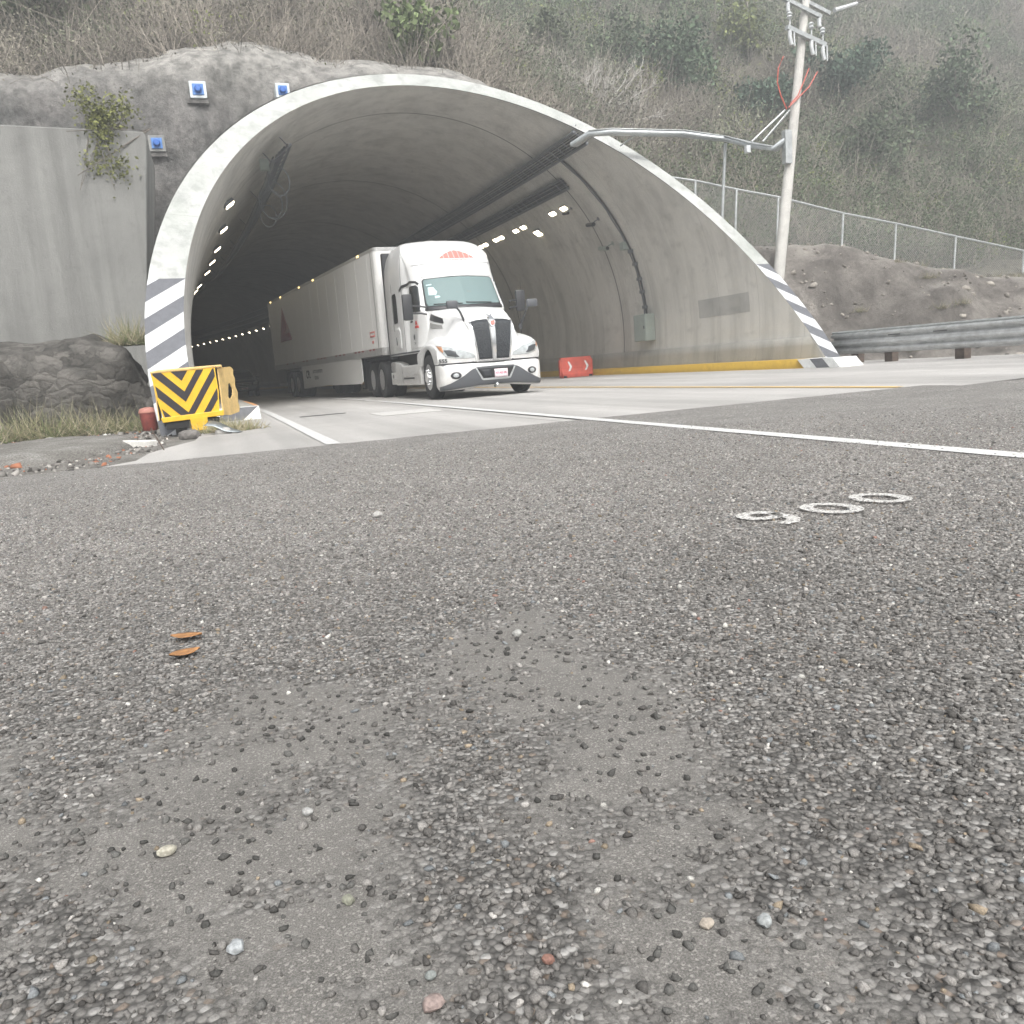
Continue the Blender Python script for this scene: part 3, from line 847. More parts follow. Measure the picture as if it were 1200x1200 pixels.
# anchor blocks with blue caps
for (px, py, sz, lab) in ((232, 106, .46, 'white anchor block with blue cap, uppermost and alone left of the rim'),
                          (331, 107, .40, 'white anchor block with blue cap peeking just above the white rim'),
                          (184, 169, .44, 'grey framed anchor block with blue cap, lowest on the headwall')):
    c = AY(px, py, 27.3 + (.1 * 8.5) - .25)
    e = empty('anchor_block', c, label=lab, cat='anchor block', group='blue capped anchor blocks on the headwall')
    m = MB(); m.box((-sz / 2, -.1, -sz / 2), (sz / 2, .75, sz / 2), bev=.02); m.build('block', M_boxw if py < 150 else M_slab, e)
    m = MB(); m.box((-sz * .33, -.13, -sz * .33), (sz * .33, -.085, sz * .33), bev=.015); m.build('plate', M_bluebox, e)
    m = MB(); m.lathe([(.0, -.24), (.07, -.235), (.10, -.19), (.10, -.12)], 16); m.build('cap', mat('cap_blue', (.03, .13, .45), .4), e, smooth=True)
    m = MB(); m.box((-sz / 2 - .1, -.05, -sz / 2 - .12), (sz / 2 + .02, .4, -sz / 2 - .004)); m.build('sill', M_shot, e)

# ================================================================== HILL
def hillz(X, Y):
    b = top(X)
    n = (fbm(np.stack([X, Y], -1), .06, 60, 5) - .5) * 9 * sstep(30, 44, Y) + (fbm(np.stack([X, Y], -1), .35, 61, 4) - .5) * 1.2
    return b + .25 * np.clip(Y - 29, 0, 3) + .72 * np.clip(Y - 31.5, 0, 400) * (1 + .0 * X) + n * np.clip((Y - 29) / 3, 0, 1) - .12 - 1.5 * (1 - sstep(28.6, 30.6, Y))
xs = np.concatenate([np.arange(-90, -20, 3.), np.arange(-20, 40, .8), np.arange(40, 160, 3.)]); ys = np.concatenate([np.arange(28.6, 60, .7), np.arange(60, 104, 2.5)])
X, Y = np.meshgrid(xs, ys, indexing='ij')
tag(link('hill', grid_mesh('hill', np.stack([X, Y, hillz(X, Y)], -1), flip=True), M_hill, smooth=True), kind='structure')
# earth bank on the right
def bankz(X, Y):
    crest = np.interp(X, [13, 15, 16.5, 18, 20, 24, 40, 90], [3.4, 3.6, 3.35, 2.75, 2.05, 1.7, 1.8, 2.2])
    yb = 18.6 - .55 * (X - 14.5); yb = np.maximum(yb, 11.5)
    w = 3.6
    n = (fbm(np.stack([X, Y], -1), .5, 71, 5) - .5)
    z = crest * sstep(0, 1, (Y - yb) / w + n * .35) ** .8
    back = np.clip(Y - yb - w - .8, 0, 60) * .05
    return z + back * sstep(0, 2, Y - yb - w) + n * .5 * sstep(0, 1, (Y - yb) / 1.5) - .03
xs = np.arange(14.05, 80, .22); ys = np.arange(10.5, 34, .22)
X, Y = np.meshgrid(xs, ys, indexing='ij')
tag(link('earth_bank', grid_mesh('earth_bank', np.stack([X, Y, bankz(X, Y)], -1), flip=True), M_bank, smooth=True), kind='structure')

# ---- vegetation
def quads_cloud(P, size, cols, r, stretch=1.6):
    n = len(P)
    a = r.normal(size=(n, 3)); a /= np.linalg.norm(a, axis=1)[:, None]
    b = r.normal(size=(n, 3)); b -= (a * b).sum(1)[:, None] * a; b /= np.linalg.norm(b, axis=1)[:, None]
    s = np.asarray(size)[:, None]
    p0 = P - a * s * stretch / 2; p1 = P + b * s * .5; p2 = P + a * s * stretch / 2; p3 = P - b * s * .5
    V = np.stack([p0, p1, p2, p3], 1).reshape(-1, 3)
    Fq = np.arange(4 * n).reshape(-1, 4)
    return V, Fq, np.repeat(cols, 4, 0)
def twigs(A, B, w, cols):
    """thin tapered three sided twigs from A to B"""
    n = len(A); d = B - A; d /= np.linalg.norm(d, axis=1)[:, None] + 1e-9
    x = np.cross(d, [0.3, .1, 1.]); x /= np.linalg.norm(x, axis=1)[:, None] + 1e-9; y = np.cross(d, x)
    w = np.asarray(w)[:, None]
    V = np.stack([A + x * w, A - .5 * x * w + .87 * y * w, A - .5 * x * w - .87 * y * w, B], 1).reshape(-1, 3)
    i = (np.arange(n) * 4)[:, None]
    Fq = np.concatenate([i + [[0, 1, 3]], i + [[1, 2, 3]], i + [[2, 0, 3]]]); return V, Fq, np.repeat(cols, 4, 0)
r = np.random.default_rng(42)
NB = 6400
# candidate bushes seen by the camera
yy = r.uniform(29.2, 88, NB * 3); lat = r.uniform(-.45, 1.30, NB * 3)
xx = yy * lat
keep = ((xx < 14) | (yy > 30.8)) & (r.random(len(xx)) < np.interp(yy, [29, 40, 60, 88], [1., .8, .5, .34]))
xx, yy = xx[keep][:NB], yy[keep][:NB]; zz = hillz(xx, yy)
grn = fbm(np.stack([xx, yy * 1.0], -1), .10, 90, 3) + np.interp(xx, [-10, 5, 14, 30], [-.12, -.05, .10, .12])
grn2 = fbm(np.stack([xx, yy], -1), .35, 95, 2)
green = sstep(.44, .60, grn * .75 + grn2 * .25)
rad = r.uniform(.55, 1.35, len(xx)) * np.interp(yy, [29, 60], [.8, 1.25])
LV, LF, LC, TV, TF, TCc = [], [], [], [], [], []; lo_, to_ = 0, 0
for i in range(len(xx)):
    bare = r.random() > .30 + .62 * green[i]
    nl = int((34 if bare else 150) * min(1.6, rad[i] ** 1.5 * 1.3)); R0 = rad[i]
    c = np.array([xx[i], yy[i], zz[i] + R0 * .75])
    if nl:
        d = r.normal(size=(nl, 3)); d /= np.linalg.norm(d, axis=1)[:, None]
        k_ = 1 + .45 * (fbm(d + i * 1.7, 1.6, 3, 2) - .5)[:, None] * 2
        P = c + d * (R0 * r.uniform(.45, 1.05, (nl, 1)) * k_) * [1.1, 1.1, .95]
        g = green[i]
        t1 = np.array([.190, .180, .142]) * (1 - g) + np.array([.112, .142, .085]) * g
        if r.random() < .05: t1 = np.array([.16, .19, .06])
        col = t1 * r.uniform(.7, 1.4) * r.uniform(.7, 1.35, (nl, 1))
        v, f, cc = quads_cloud(P, r.uniform(.05, .135, nl) * float(np.interp(yy[i], [30, 42, 60], [.62, .9, 1.25])), col, r, 1.3)
        LV.append(v); LF.append(f + lo_); LC.append(cc); lo_ += len(v)
    nt_ = 24 if bare else 7
    az = r.uniform(0, 2 * pi, nt_); el = r.uniform(.45, 1.45, nt_); L = R0 * r.uniform(1.1, 2.1, nt_)
    d = np.stack([np.cos(az) * np.cos(el), np.sin(az) * np.cos(el), np.sin(el)], -1)
    A = np.array([xx[i], yy[i], zz[i] - .1]) + r.normal(0, .16 * R0, (nt_, 3)); B = A + d * L[:, None]
    # side branches
    k2 = r.uniform(.3, .8, nt_)[:, None]; A2 = A + (B - A) * k2; B2 = A2 + (d + r.normal(0, .55, (nt_, 3))) * L[:, None] * .45
    tcol = np.array([.20, .187, .168]) * r.uniform(.6, 1.5) * r.uniform(.7, 1.35, (2 * nt_, 1)) * np.array([1.04, 1., .95])
    v, f, cc = twigs(np.concatenate([A, A2]), np.concatenate([B, B2]), np.full(2 * nt_, .008 + .00022 * yy[i]), tcol)
    TV.append(v); TF.append(f + to_); TCc.append(cc); to_ += len(v)
tag(link('hillside_brush', npmesh('hillside_brush', np.concatenate(LV), np.concatenate(LF), np.concatenate(LC)), M_leaf),
    'dry olive and grey brush covering the hillside above the tunnel', 'brush', kind='stuff')
tag(link('hillside_twigs', npmesh('hillside_twigs', np.concatenate(TV), np.concatenate(TF), np.concatenate(TCc)), M_leaf),
    'tangle of bare grey twigs among the hillside brush', 'brush', kind='stuff')
del LV, LF, LC, TV, TF, TCc

def branchy(e, h, spread, material, r, n=16, depth=2, rad=.05, name='trunk'):
    m = MB(); tips = []
    def grow(p, d, L, w, k):
        q = p + d * L
        mid = p + d * L * .5 + Vector(r.normal(0, .05 * L, 3))
        m.tube([p, mid, q], [w, w * .8, w * .55], n=5, cap=False); tips.append(q)
        if k > 0:
            for _ in range(3):
                d2 = (d + Vector(r.normal(0, .5, 3)) + Vector((0, 0, .1))).normalized()
                grow(p + d * L * r.uniform(.45, 1.), d2, L * r.uniform(.5, .8), w * .5, k - 1)
    for _ in range(n):
        az = r.uniform(0, 2 * pi); el = r.uniform(.5, 1.4)
        d = Vector((cos(az) * cos(el) * spread, sin(az) * cos(el) * spread, sin(el))).normalized()
        grow(Vector((r.normal(0, .06), r.normal(0, .06), -.2)), d, h * r.uniform(.35, .6), rad * r.uniform(.6, 1.), depth)
    m.build(name, material, e)
    return tips
def hill_at(px, py):
    """first hill point seen at a place of the photo"""
    d = ray(px, py)
    for k in np.arange(28, 140, .25):
        p = np.array([0, 0, CH]) + d * (k / d[1])
        if p[1] > 28.7 and p[2] < float(hillz(np.array(p[0]), np.array(p[1]))): return p
    return p
def leafy(px, py, R0, n, col, label, cat='tree', group=None, hh=1.2, seed=0, kind='green_tree', lsz=.16):
    r = np.random.default_rng(100 + seed); p = hill_at(px, py + 18 * R0)
    e = empty(kind, p, label=label, cat=cat, group=group)
    m = MB(); m.tube([(0, 0, -.6), (.08, 0, R0 * .6), (.0, .1, R0 * 1.5)], [.11, .08, .03], 7)
    for _ in range(7):
        a = r.uniform(0, 2 * pi); z = R0 * r.uniform(.4, 1.1)
        m.tube([(.05, 0, z), (cos(a) * R0 * .35, sin(a) * R0 * .35, z + R0 * .3), (cos(a) * R0 * .75, sin(a) * R0 * .75, z + R0 * .6)], [.05, .03, .012], 5)
    m.build('trunk', M_bark, e)
    cl = r.normal(0, .42, (14, 3)) * R0 * [1, 1, .8] + [0, 0, R0 * hh]
    wch = r.integers(0, 14, n); d = r.normal(size=(n, 3)); d /= np.linalg.norm(d, axis=1)[:, None]
    P = cl[wch] + d * R0 * .48 * r.uniform(.3, 1., (n, 1)) ** .6
    colr = np.array(col) * r.uniform(.7, 1.35, 14)[wch][:, None] * r.uniform(.6, 1.45, (n, 1))
    v, f, cc = quads_cloud(P, r.uniform(.6, 1.2, n) * lsz, colr, r)
    link('crown', npmesh('crown', v, f, cc), M_leaf, e)
def bare(px, py, h, label, seed, col=M_pale, spread=1.3):
    r = np.random.default_rng(200 + seed); p = hill_at(px, py)
    e = empty('bare_shrub', p, label=label, cat='shrub', group='leafless shrubs on the hillside')
    branchy(e, h, spread, col, r, n=15, depth=3, rad=.060, name='branches')
leafy(785, 85, 2.3, 2600, (.085, .12, .075), 'dark green tree standing above the slanted rim, left of the bare soil scar', seed=1)
leafy(985, 105, 2.0, 2300, (.075, .112, .08), 'round dark green tree on the hill right behind the pole crossarms', seed=2)
leafy(905, 130, 1.6, 1500, (.095, .14, .10), 'bluish green small tree left of the utility pole', seed=3)
leafy(730, 75, 1.5, 1300, (.11, .14, .085), 'mid green bush beside the pale leafless shrub', 'bush', seed=4, kind='green_bush')
leafy(490, 62, 1.1, 900, (.14, .18, .085), 'small bright green bush just above the headwall top', 'bush', seed=5, kind='green_bush')
leafy(525, 15, 1.5, 1200, (.13, .165, .08), 'light green bush high at the top edge above the tunnel crown', 'bush', seed=6, kind='green_bush')
leafy(880, 45, 1.7, 1300, (.15, .17, .07), 'yellowish green bush up the slope left of the crossarms', 'bush', seed=7, kind='green_bush')
leafy(1025, 180, 2.0, 1800, (.10, .125, .08), 'olive tree at the right edge above the fence', seed=8)
leafy(640, 60, 1.3, 900, (.085, .10, .055), 'dull green bush left of the pale leafless shrub', 'bush', seed=9, kind='green_bush')
leafy(1120, 120, 2.6, 2300, (.09, .12, .075), 'broad olive tree outside the fence at the far right', seed=10)
leafy(60, 20, 2.2, 1800, (.08, .095, .055), 'dull olive tree on the hill at the far upper left', seed=11)
bare(690, 135, 3.2, 'big pale leafless shrub above the slanted white rim', 1)
bare(735, 150, 2.6, 'smaller leafless shrub leaning over the slanted white rim', 2)
bare(590, 85, 2.2, 'pinkish grey leafless shrub at the crown of the rim', 3, mat('pinkish_twigs', (.27, .22, .20), .9))
bare(650, 110, 2.4, 'leafless grey shrub between crown and cable bridge', 4)
bare(430, 55, 1.9, 'leafless shrub on the ledge over the middle of the headwall', 5, M_bark)
bare(330, 38, 1.8, 'leafless brown shrub at the highest point of the headwall', 6, M_bark)

# sparse dry scrub and stones on the bank
r = np.random.default_rng(31); V1, F1, C1 = [], [], []; o1 = 0
for i in range(150):
    x = r.uniform(14.8, 40); y = 18.6 - .55 * (x - 14.5); y = max(y, 11.5) + r.uniform(-.6, 6.5); z = float(bankz(np.array(x), np.array(y)))
    n = 60; az = r.uniform(0, 2 * pi, n); el = r.uniform(.2, 1.3, n); L = r.uniform(.12, .42) * r.uniform(.5, 1.1, n)
    d = np.stack([np.cos(az) * np.cos(el), np.sin(az) * np.cos(el), np.sin(el)], -1); A = np.array([x, y, z - .02]) + r.normal(0, .12, (n, 3)) * [1, 1, .1]
    v, f, cc = twigs(A, A + d * L[:, None], np.full(n, .007), np.array([[.20, .18, .12], [.16, .17, .10], [.27, .24, .18]])[r.integers(0, 3, n)] * r.uniform(.7, 1.2, (n, 1)))
    V1.append(v); F1.append(f + o1); C1.append(cc); o1 += len(v)
n = 1500; x = r.uniform(14.3, 34, n); y = np.maximum(18.6 - .55 * (x - 14.5), 11.5) + r.uniform(-1.2, 5, n); sz = np.clip(r.lognormal(math.log(.035), .6, n), .012, .2)
z = bankz(x, y); v, f, cc = stones(np.stack([x, y, z], -1), sz, np.array([.24, .22, .195]) * r.uniform(.5, 1.5, (n, 1)), seed=91)
V1.append(v); F1.append(f + o1); C1.append(cc)
tag(link('bank_scrub', npmesh('bank_scrub', np.concatenate(V1), np.concatenate(F1), np.concatenate(C1)), M_debris), 'dry tufts and loose stones scattered on the earth bank', 'scrub', kind='stuff')

# bush hanging over the wing wall on the left
def overhang():
    r = np.random.default_rng(77); c = AY(128, 160, 24.0)
    e = empty('overhanging_bush', (c[0], 24.3, c[2]), label='yellow green bush hanging over the top of the wing wall', cat='bush')
    m = MB()
    for k in range(9):
        a = r.uniform(-2.2, -.9); m.tube([(r.normal(0, .3), .3, .0), (r.normal(-.1, .4), -.25, .2), (r.normal(0, .5), -.5, r.uniform(-1.6, .5))], [.03, .02, .008], 5)
    m.build('branches', M_bark, e)
    n = 2600; cl = np.stack([r.normal(-.1, .28, 12), r.normal(-.30, .15, 12), r.uniform(-1.3, .9, 12)], -1)
    w = r.integers(0, 12, n); P = cl[w] + r.normal(0, .17, (n, 3))
    v, f, cc = quads_cloud(P, r.uniform(.03, .075, n), np.array([.16, .17, .06]) * r.uniform(.5, 1.5, (n, 1)), r)
    link('leaves', npmesh('leaves', v, f, cc), M_leaf, e)
overhang()
# dry vegetation at the left shoulder
def tuft(c, n, h, spread, cols, label, kind='grass_tuft', cat='grass', seed=0, w=.006):
    r = np.random.default_rng(300 + seed)
    az = r.uniform(0, 2 * pi, n); el = r.uniform(.15, 1.4, n); L = h * r.uniform(.4, 1.1, n)
    d = np.stack([np.cos(az) * np.cos(el), np.sin(az) * np.cos(el), np.sin(el)], -1)
    A = r.normal(0, 1, (n, 3)) * [spread, spread * .6, 0]; B = A + d * L[:, None]
    col = np.array(cols)[r.integers(0, len(cols), n)] * r.uniform(.7, 1.3, (n, 1))
    v, f, cc = twigs(A, B, np.full(n, w), col)
    o = link(kind, npmesh(kind, v, f, cc), M_leaf); o.location = c
    return tag(o, label, cat)
straw = [(.34, .30, .19), (.26, .24, .14), (.17, .19, .09), (.42, .38, .27)]
p = G(270, 505); tuft((p[0], p[1], .0), 620, .26, .20, straw, 'clump of dry straw at the foot of the yellow crash cushion', seed=1)
for i, (px, py, h, lab) in enumerate(((165, 462, .5, 'dry weeds behind the crash cushion beside the red can'), (90, 470, .7, 'tall dry weeds beyond the left edge by the rocks'),
                                      (20, 480, .8, 'tallest dry weeds at the far left shoulder'), (150, 405, .7, 'dry grass on top of the dark rock'))):
    c = AY(px, py, 17.5 if i < 3 else 19.2)
    if i < 3: c[2] = 0
    tuft(tuple(c), 420, h, .55 if i < 3 else .22, [(.22, .20, .12), (.13, .15, .07), (.30, .27, .19)], lab, seed=5 + i, w=.008)
# ground litter: one carpet of small debris on the shoulder
r = np.random.default_rng(5); n = 5200
X = r.uniform(-7, -.75, n); Y = r.uniform(8.9, 19, n)
k_ = (X < -1.1) | (Y > 10.8); X, Y = X[k_], Y[k_]; n = len(X)
g = r.lognormal(math.log(.2), .5, n)[:, None] * np.array([1, .95, .88]); kk = r.random(n) < .12; g[kk] = [.34, .15, .09]
sz = np.clip(r.lognormal(math.log(.018), .5, n), .006, .07)
v, f, cc = stones(np.stack([X, Y, -.03 + sz * .3], -1), sz, np.clip(g, .03, .7), seed=66)
tag(link('shoulder_rubble', npmesh('shoulder_rubble', v, f, cc), M_debris), 'small stones, litter and soil crumbs on the left shoulder', 'rubble', kind='stuff')
lump('ground_mound', (-2.3, 13.2, -.12), (1.25, 2.6, .26), 8, M_should, amp=.2); tag(bpy.data.objects['ground_mound'], kind='structure')
# broken pieces
r = np.random.default_rng(9)
for i, (px, py, sx, lab) in enumerate(((152, 488, .17, 'pale broken concrete block at the left edge behind the crash cushion'), (163, 484, .10, 'small concrete chunk beside the red can'),
                        (222, 512, .16, 'dark lump of broken concrete under the crash cushion'), (262, 508, .12, 'grey fragment of concrete beside the bent metal sheet'),
                        (190, 507, .10, 'small chunk at the left foot of the crash cushion'), (110, 508, .2, 'pale rock lying on the far left shoulder'), (60, 520, .15, 'flat pale rock at the far left of the shoulder'))):
    c = G(px, py); lump('concrete_chunk', (c[0], c[1], .02), (sx, sx * .8, sx * .55), 20 + i, mat('chunk', (.36, .35, .33) if i != 2 else (.16, .15, .14), .95, noise=.2, nscale=9), sub=2, label=lab, cat='rubble', group='broken concrete chunks on the shoulder')
# fallen pale kerb piece on the left
c = G(163, 521)
m = MB(); m.box((-.42, -.07, 0), (.42, .07, .09), bev=.012)
o = m.build('broken_kerb_piece', mat('chalky_concrete', (.60, .59, .56), .9, noise=.2, nscale=9)); o.location = (c[0] - .12, c[1] + .1, -.03); o.rotation_euler = (0, .03, -.75)
tag(o, 'white broken kerb piece lying across the left shoulder edge', 'kerb piece')
m = MB(); m.tube([(0, 0, -.02), (-.12, .05, .26)], .008, 6); o = m.build('bent_rod', M_rust); c = G(193, 527); o.location = c
tag(o, 'thin rusty rod sticking up from the shoulder left of the crash cushion', 'rod')
# red can behind the cushion
c = AY(173, 480, 15.6)
e = empty('red_bucket', (c[0] - .0, 15.6, .05), label='dented red plastic bucket behind the left side of the crash cushion', cat='bucket')
m = MB(); m.lathe([(.0, 0), (.10, 0), (.115, .02), (.14, .30), (.145, .30)], 20, 'z'); m.build('body', mat('red_plastic', (.24, .06, .05), .6, noise=.3, nscale=9), e, smooth=True)
m = MB(); m.lathe([(.148, .29), (.150, .305), (.12, .36), (.04, .38), (0, .38)], 20, 'z'); m.build('lid', mat('red_plastic_pale', (.45, .20, .16), .6), e, smooth=True)
# bent metal sheet to the right of the cushion foot
c = G(262, 508)
P = np.array([[(-.22, -.12, .14), (-.22, .12, .20)], [(-.08, -.12, .12), (-.08, .12, .16)], [(.08, -.12, .04), (.08, .12, .07)], [(.26, -.10, .01), (.26, .1, .012)]])
o = link('bent_metal_sheet', grid_mesh('sheet', cr(P, 4)), mat('bent_sheet', (.30, .33, .34), .4, metal=.6, noise=.2, nscale=9)); o.location = c; o.rotation_euler = (0, 0, -.35)
md = o.modifiers.new('s', 'SOLIDIFY'); md.thickness = .006
tag(o, 'bent grey metal sheet leaning beside the crash cushion foot', 'metal sheet')

# ================================================================== CRASH CUSHION
def attenuator():
    Y0 = 14.2
    e = empty('crash_cushion', (-.45, Y0, 0), label='battered yellow and black chevron crash cushion before the left portal foot', cat='crash cushion')
    L = lambda p: (p[0] + .45, p[1])
    out = [(-.90, .955), (.015, .965), (.03, .60), (.0, .27), (-.80, .235), (-.86, .55)]
    m = MB(); m.prism([L(p) for p in out], 0., .04, 'y'); m.build('face_panel', M_yel, e)
    # black chevrons pointing down, clipped to the panel
    import itertools
    def clip(poly, out):
        # Sutherland-Hodgman against convex outline (orientation fixed)
        A = sum((out[i][0] * out[(i + 1) % len(out)][1] - out[(i + 1) % len(out)][0] * out[i][1]) for i in range(len(out)))
        o2 = out if A > 0 else out[::-1]; res = poly
        for i in range(len(o2)):
            a, b = o2[i], o2[(i + 1) % len(o2)]; new = []
            def side(p): return (b[0] - a[0]) * (p[1] - a[1]) - (b[1] - a[1]) * (p[0] - a[0])
            for j in range(len(res)):
                p, q = res[j], res[(j + 1) % len(res)]; sp, sq = side(p), side(q)
                if sp >= 0: new.append(p)
                if sp * sq < 0:
                    t = sp / (sp - sq); new.append((p[0] + t * (q[0] - p[0]), p[1] + t * (q[1] - p[1])))
            res = new
            if not res: return []
        return res
    inner = [(-.875, .94), (-.0, .95), (.012, .60), (-.02, .285), (-.78, .25), (-.84, .55)]
    apx = -.46
    m = MB()
    for z0 in (.80, .485, .17, -.145):      # lower edge at the apex
        for sgn in (-1, 1):
            w, g = 1.2, (1.02 if sgn < 0 else 1.5)
            ax_ = apx + (.5 - z0) * .06; t_ = .155
            poly = [(ax_, z0), (ax_ + sgn * w, z0 + w * g), (ax_ + sgn * w, z0 + w * g + t_), (ax_, z0 + t_)]
            if sgn < 0: poly = poly[::-1]
            c_ = clip(poly, inner)
            if len(c_) > 2: m.prism([L(p) for p in c_], -.006, -.0, 'y')
    m.build('chevrons', M_blk, e)
    m = MB(); m.prism([L(p) for p in [(-.82, .20), (.06, .235), (.07, .315), (-.84, .275)]], -.05, .05, 'y'); m.build('bottom_rail', M_yel, e, bevel=.008)
    m = MB(); m.prism([L(p) for p in [(-.42, .04), (-.20, .05), (-.18, .24), (-.43, .235)]], -.075, -.04, 'y'); m.build('centre_tab', M_yel, e)
    m = MB(); m.prism([L(p) for p in [(-.90, .935), (.13, .965), (.11, 1.0), (-.78, .985), (-.91, .965)]], -.01, .62, 'y'); m.build('top_cover', M_beige, e, bevel=.012)
    # side panels, the right one torn open
    r = random.Random(4)
    m = MB()
    def side(x0, x1, torn):
        hole = [(.30, .46), (.42, .52), (.50, .62), (.42, .70), (.33, .66), (.36, .56)]
        outl = [(.05, .24), (.30, .22), (.66, .25), (.70, .33), (.66, .41), (.69, .55), (.62, .66), (.65, .78), (.60, .84), (.62, .93), (.52, .97), (.05, .955)]
        if not torn:
            m.prism([(a, b) for a, b in outl], x0 + .45, x1 + .45, 'x')
            return
        # build round the hole: two halves
        up = [(.05, .955), (.05, .60), (.33, .62), (.36, .70), (.43, .72), (.52, .62), (.69, .57), (.62, .66), (.65, .78), (.60, .84), (.62, .93), (.52, .97)]
        dn = [(.05, .24), (.30, .22), (.66, .25), (.70, .33), (.66, .41), (.69, .568), (.52, .618), (.50, .53), (.38, .46), (.30, .50), (.33, .618), (.05, .598)]
        m.prism([(a, b) for a, b in up], x0 + .45, x1 + .45, 'x'); m.prism([(a, b) for a, b in dn], x0 + .45, x1 + .45, 'x')
    side(.045, .062, True); side(-.88, -.865, False)
    o = m.build('side_panel', M_beige, e)
    # flare the right side outwards a little
    for v in o.data.vertices:
        if v.co.x > .3: v.co.x += .40 * max(0, v.co.y - .05)
    m = MB(); m.box((-.36, .08, .14), (.40, .62, .88)); m.build('cartridge', M_blk, e)
    m = MB(); m.box((-.33, -.02, .09), (.44, .35, .21), bev=.01); m.build('base_box', M_black, e)
    m = MB(); m.box((.10, .02, -.03), (.24, .16, .09)); m.build('foot', M_slab, e)
    m = MB(); m.box((-.22, .3, -.03), (-.06, .5, .10)); m.build('foot', M_slab, e)
attenuator()

# ================================================================== TUNNEL EQUIPMENT
def tunnel_lamp():
    e = empty('tunnel_lamp', (0, 0, 0))
    m = MB(); m.box((-.15, -.24, 0), (.15, .24, .10), bev=.015); m.build('housing', M_tray, e)
    m = MB(); m.box((-.125, -.21, -.018), (.125, .21, -.002)); m.build('lens', M_lens, e)
    m = MB(); m.box((-.02, -.16, .10), (.02, -.10, .26)); m.box((-.02, .10, .10), (.02, .16, .26)); m.build('bracket', M_tray, e)
    return e
proto = tunnel_lamp(); first = [True]
def put_lamp(x, s, z, tilt, label, group):
    o = proto if first[0] else copy_tree(proto); first[0] = False
    o.location = (x - float(shift(s)), s, z); o.rotation_euler = (0, tilt, float((s - 18) / 330) if s > 18 else 0)
    tag(o, label, 'lamp', group)
RS = [28.8, 29.76, 31.7, 32.55, 33.33, 34.95, 35.55, 36.8, 37.4, 38.6, 39.4, 41.6, 42.4, 44.8, 47.5, 50.2, 53., 56., 59.]
rx, rz = 12.16, 5.72
names = {0: 'rightmost lit lamp, high on the right wall near the portal', 1: 'lit lamp paired with the rightmost one on the right wall', 2: 'single lit lamp hung a little lower on the right wall',
         3: 'right lamp of the middle pair above the truck roof level', 4: 'left lamp of the middle pair above the truck roof level', 5: 'right lamp of the pair nearest the truck roof', 6: 'left lamp of the pair nearest the truck roof'}
ORD = ['first','second','third','fourth','fifth','sixth','seventh','eighth','ninth','tenth','eleventh','twelfth','thirteenth','fourteenth','fifteenth','sixteenth','seventeenth','eighteenth','nineteenth','twentieth']
for i, s in enumerate(RS):
    put_lamp(rx + (.18 if i == 2 else 0) - (.0), s, rz - (.0 if i != 2 else .33), .62, names.get(i, 'lit lamp behind the truck, %s from the portal in the right wall row' % ORD[i]), 'lit lamps along the right wall')
for i in range(14):
    put_lamp(rx, 84.5 + 2.55 * i, rz, .62, 'tiny far lit lamp, %s from the trailer end in the dotted row left of it' % ORD[i], 'far lit lamps along the bend')
LN = ['nearest and topmost lit lamp on the left wall', 'second lit lamp on the left wall, below the topmost', 'third lit lamp down on the left wall', 'fourth lit lamp down on the left wall', 'fifth lit lamp down on the left wall', 'sixth lit lamp down on the left wall', 'seventh lit lamp, close to the inner portal edge', 'lowest lit lamp on the left wall, cut by the inner portal edge']
for s, lab in zip([26.5, 30.6, 34.8, 38.3, 41.6, 46.9, 49.4, 51.2], LN):
    put_lamp(1.10, s, 5.62, -.62, lab, 'lit lamps along the left wall')

# cable ladders under the vault
def sw(path, prof, name, material, parent):
    P = []
    for p, d in path:
        d = Vector(d).normalized(); x = d.cross(Vector((0, 0, 1))).normalized(); u = x.cross(d)
        P.append([Vector(p) + x * a + u * b for a, b in prof])
    return link(name, grid_mesh(name, np.array([[list(q) for q in row] for row in P]), closed_v=True), material, parent)
def ladder(name, x, z, s0, s1, w, ang, label, drop=.0):
    e = empty(name, (x, s0, z), label=label, cat='cable tray')
    ax = Vector((cos(ang), 0, sin(ang))); nrm = Vector((-sin(ang), 0, cos(ang)))
    ss = np.arange(s0, s1, 1.5)
    m = MB()
    for sg in (-1, 1):
        m.tube([ax * (sg * w / 2) + Vector((-float(shift(s)), s - s0, 0)) for s in ss], .045, 4)
    for s in np.arange(s0, min(s1, 60), .5): m.tube([ax * (-w / 2) + Vector((-float(shift(s)), s - s0, 0)), ax * (w / 2) + Vector((-float(shift(s)), s - s0, 0))], .016, 4)
    m.build('rails', M_tray, e)
    m = MB()
    for k in range(6):
        q = (k / 5 - .5) * w * .8
        m.tube([ax * q + nrm * .06 + Vector((-float(shift(s)) + random.uniform(-.02, .02), s - s0, 0)) for s in ss], random.uniform(.018, .035), 5)
    m.build('cables', M_cable, e)
    for s in np.arange(s0 + .3, 60, 4.8):
        b = Vector((-float(shift(s)), s - s0, 0))
        for sg in (-1, 1):
            m = MB(); m.tube([b + ax * (sg * w / 2), b + ax * (sg * w / 2) + nrm * .35], .015, 4); m.build('hanger', M_tray, e)
    return e
le = ladder('cable_tray', 2.45, 6.55, 24.6, 110, .62, radians(40), 'long dark cable ladder with coiled cables under the left of the vault')
for s, rr in ((26.0, .38), (28.6, .55), (29.2, .42), (31.2, .35)):
    pts = [Vector((-.1 + rr * cos(a) * .75, s - 24.6, -.42 + rr * sin(a))) for a in np.linspace(0, 2 * pi, 20)]
    m = MB(); m.tube(pts, .022, 5); m.build('cable_coil', M_tray, le)
c = AY(310, 192, 25.3)
